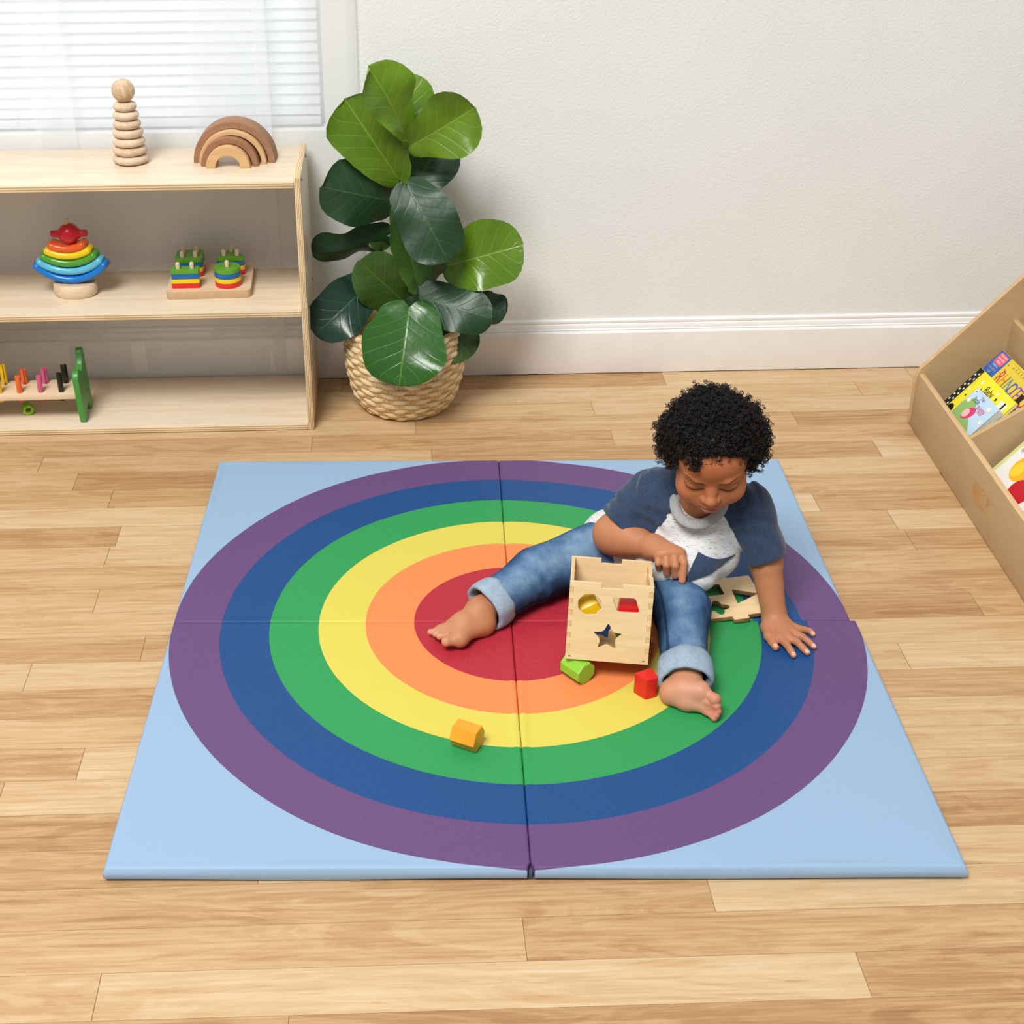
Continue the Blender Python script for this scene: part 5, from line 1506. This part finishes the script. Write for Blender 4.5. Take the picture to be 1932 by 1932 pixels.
    for nm, c0, c1, r0, r1, tl, an in (('R', cR0, cR1, .0405, .0420, -.10, (aR-kR)), ('L', cL0+(aL-kL)*.02, cL1+(aL-kL)*.16, .0400, .0420, .16, (aL-kL))):
        ax = an/np.linalg.norm(an); u = np.cross(ax, (0, 0, 1)); u /= np.linalg.norm(u); w = np.cross(u, ax)
        nA = 96; V, Fq = [], []
        pr = [(1.02, -.0038, 0), (1.0, .0005, .04), (.8, .0030, .3), (.5, .0036, .5), (.2, .0030, .7), (0, .0010, .96), (-.02, -.0012, 1.), (.0, -.0042, .97), (.3, -.0060, .7), (1.0, -.0065, .1)]
        m = len(pr); L = np.linalg.norm(c1-c0)
        for i in range(nA):
            t = 2*pi*i/nA; rd = u*cos(t)+w*sin(t)
            wob = .0022*sin(2*t+1.+tl*9)+.0009*sin(5*t+.5)+.0004*sin(9*t)
            for (q, off, e) in pr:
                rr = r0*q+r1*(1-q)+off+wob
                p = c1+(c0-c1)*q+rd*rr+ax*(.0022*sin(2*t+tl*20)+.0008*sin(5*t))*(1-q)
                p[2] = max(p[2], MT+.0012+(.0015 if off < 0 else 0))
                V.append(p)
        for i in range(nA):
            for k in range(m-1): Fq.append((i*m+k, i*m+k+1, ((i+1) % nA)*m+k+1, ((i+1) % nA)*m+k))
        o = link('cuff', mesh_from(V, Fq), cmm, jeans, ang=180)
        md = o.modifiers.new('thick', 'SOLIDIFY'); md.thickness = .0016; md.offset = 0
        sa = 1.35*pi if nm == 'R' else 1.12*pi
        paths = []
        for da in (-.05, .0, .05):
            rd = u*cos(sa+da)+w*sin(sa+da); paths.append([c1+(c0-c1)*q+rd*(r0*q+r1*(1-q)+.0042) for q in np.linspace(.02, 1, 8)])
        for p_ in paths:
            for q in p_: q[2] = max(q[2], MT+.002)
        link('cuff_seam', tube_mesh(paths, [.0009]*3, 5), thread, o, ang=180)
    # stitched inner seams on the trouser legs
    make_hair(person, P0)

def make_hair(person, P0):
    H = HEAD
    hm = NT('curly_hair'); nz = hm.noise(hm.coord(), 160, 2)
    hmat = hm.fin(hm.ramp(nz, [(.3, '#0b0807'), (.7, '#1a1310')]), .46, .4)
    capm = NT('hair_mass'); nz = capm.noise(capm.coord(), 210, 4, .7); capm.bump(nz, .8, .004)
    cmat = capm.fin(capm.ramp(nz, [(.35, '#060404'), (.7, '#17100d')]), .55, .35)
    F = Field()
    F.ell((0, .014, .026), (.0800, .0815, .0730), .0, T=H)
    for s in (-1, 1): F.ell((s*.054, .012, .022), (.031, .045, .036), .02, T=H)
    F.ell((0, .062, -.010), (.056, .035, .048), .02, T=H)
    F.ell((0, -.104, -.014), (.0720, .0820, .0740), .012, 's', T=H)
    for s in (-1, 1): F.ell((s*.083, -.050, -.030), (.030, .044, .040), .008, 's', T=H)
    F.ell((0, -.012, -.052), (.12, .062, .044), .012, 's', T=H)
    F.disp(lambda P: .0075*(vnoise(P, 75)-.55)+.004*(vnoise(P, 160)-.5)+.010*(vnoise(P+.3, 28)-.5))
    me, V = sdf_mesh(F, .0022, 1)
    hair = link('hair', me, cmat, person, -P0, ang=180)
    # ringlets
    rng = np.random.RandomState(11)
    nrm = np.zeros((len(V), 3)); me.vertices.foreach_get('normal', (b := np.zeros(len(V)*3))); nrm = b.reshape(-1, 3)
    L = H.inv(V)
    idx = rng.permutation(len(V))
    paths, rads = [], []
    cnt = 0
    for i in idx:
        if cnt >= 3600: break
        p, n = V[i], nrm[i]; l = L[i]
        if l[2] < -.045 or (l[2] < -.008 and l[1] < .05) or (l[2] < .0 and l[1] > .07 and rng.rand() < .6): continue
        vis = n @ (np.array(CAM)-p)
        if vis < -.9: continue
        # no ringlets growing on the cut side over the face
        if l[1] < -.030 and l[2] < .030 and abs(l[0]) < .055: continue
        cnt += 1
        a = rng.randn(3); ax = n*rng.uniform(.1, 1.0)+.8*a/np.linalg.norm(a); ax /= np.linalg.norm(ax)
        u = np.cross(ax, rng.randn(3)); u /= np.linalg.norm(u); w = np.cross(ax, u)
        R = rng.uniform(.0019, .0044); turns = rng.uniform(1.1, 2.8); pitch = rng.uniform(.0010, .0030); N = int(11*turns)+4
        t = np.linspace(0, 2*pi*turns, N); ph = rng.uniform(0, 6.3)
        out = rng.uniform(-.002, .0065) if rng.rand() < .84 else rng.uniform(.006, .0135)
        RR = R*(1-.25*t/t[-1])
        c = p+n*out+(np.outer(t/(2*pi)*pitch, ax))
        paths.append(c+RR[:, None]*(np.cos(t+ph)[:, None]*u+np.sin(t+ph)[:, None]*w)); rads.append(rng.uniform(.00034, .00062))
    # loose curls on the forehead and at the temples
    def cluster(c, n, spread, R0=.0030):
        for _ in range(n):
            p = np.array(H(np.array(c)+rng.randn(3)*np.array(spread)))
            ax = rng.randn(3); ax /= np.linalg.norm(ax); u = np.cross(ax, rng.randn(3)); u /= np.linalg.norm(u); w = np.cross(ax, u)
            turns = rng.uniform(1.2, 2.6); t = np.linspace(0, 2*pi*turns, int(12*turns)+4); R = R0*rng.uniform(.7, 1.4)
            paths.append(p+np.outer(t/6.28*.002, ax)+R*(np.cos(t)[:, None]*u+np.sin(t)[:, None]*w)); rads.append(rng.uniform(.0004, .0006))
    cluster((-.030, -.0770, .055), 34, (.007, .002, .006))
    cluster((-.028, -.0815, .046), 14, (.0045, .0015, .0035))
    for s in (-1, 1):
        cluster((s*.0850, -.002, .012), 46, (.006, .012, .009)); cluster((s*.088, .006, -.002), 26, (.004, .010, .006))
    for x in np.linspace(-.052, .052, 15): cluster((x, -.064+.18*abs(x), .066-.25*max(0, abs(x)-.025)), 16, (.004, .004, .0035), .0030)
    me = tube_mesh(paths, rads, 3)
    link('ringlets', me, hmat, hair, (0, 0, 0), ang=180)
    # eyelashes
    lp = []
    for s in (-1, 1):
        for x in np.linspace(-.9, 1.05, 15):
            zl = -.0180+.0055*x*x; xx = s*(.0285+x*.0150)
            yy = -.0738+.0095*x*x*.55+.0006
            p0 = H((xx, yy, zl)); p1 = H((xx+s*.0008*(x+.3), yy-.0018, zl-.0011)); p2 = H((xx+s*.0018*(x+.3), yy-.0034, zl-.0017))
            lp.append(np.array([p0, p1, p2]))
    link('eyelashes', tube_mesh(lp, [np.array([.00028, .00022, .00008])]*len(lp), 4), hmat, person, -P0, ang=180)
# ================================================================== light
def make_light():
    w = bpy.data.worlds.new('World'); bpy.context.scene.world = w; w.use_nodes = True
    bg = w.node_tree.nodes['Background']; bg.inputs[0].default_value = (.92, .96, 1., 1); bg.inputs[1].default_value = .37
    def area(name, loc, target, size, power, color=(1, 1, 1), sy=None):
        l = bpy.data.lights.new(name, 'AREA'); l.energy = power; l.color = color; l.size = size
        if sy: l.shape = 'RECTANGLE'; l.size_y = sy
        o = bpy.data.objects.new(name, l); COL.objects.link(o); o.location = loc
        o.rotation_euler = (Vector(target)-Vector(loc)).to_track_quat('-Z', 'Y').to_euler(); return o
    area('softbox_light', (-1.9, -3.1, 5.9), (.2, .4, .2), 2.5, 535, (1, .985, .965))
    area('daylight_outside_window', (-1.0, 2.3, 1.5), (-1.0, 1.1, 1.0), 2.2, 25, (.93, .97, 1.), 1.8)
    sc = bpy.context.scene
    sc.view_settings.view_transform = 'Standard'; sc.view_settings.look = 'None'; sc.view_settings.exposure = 0; sc.view_settings.gamma = 1

def main():
    make_camera(); make_room(); make_shelf(); make_top_toys(); make_boat(); make_shape_board(); make_bench()
    make_plant(); make_mat(); make_sorter(); make_blocks(); make_bin(); make_books()
    if 'make_toddler' in globals(): make_toddler()
    make_light()
main()
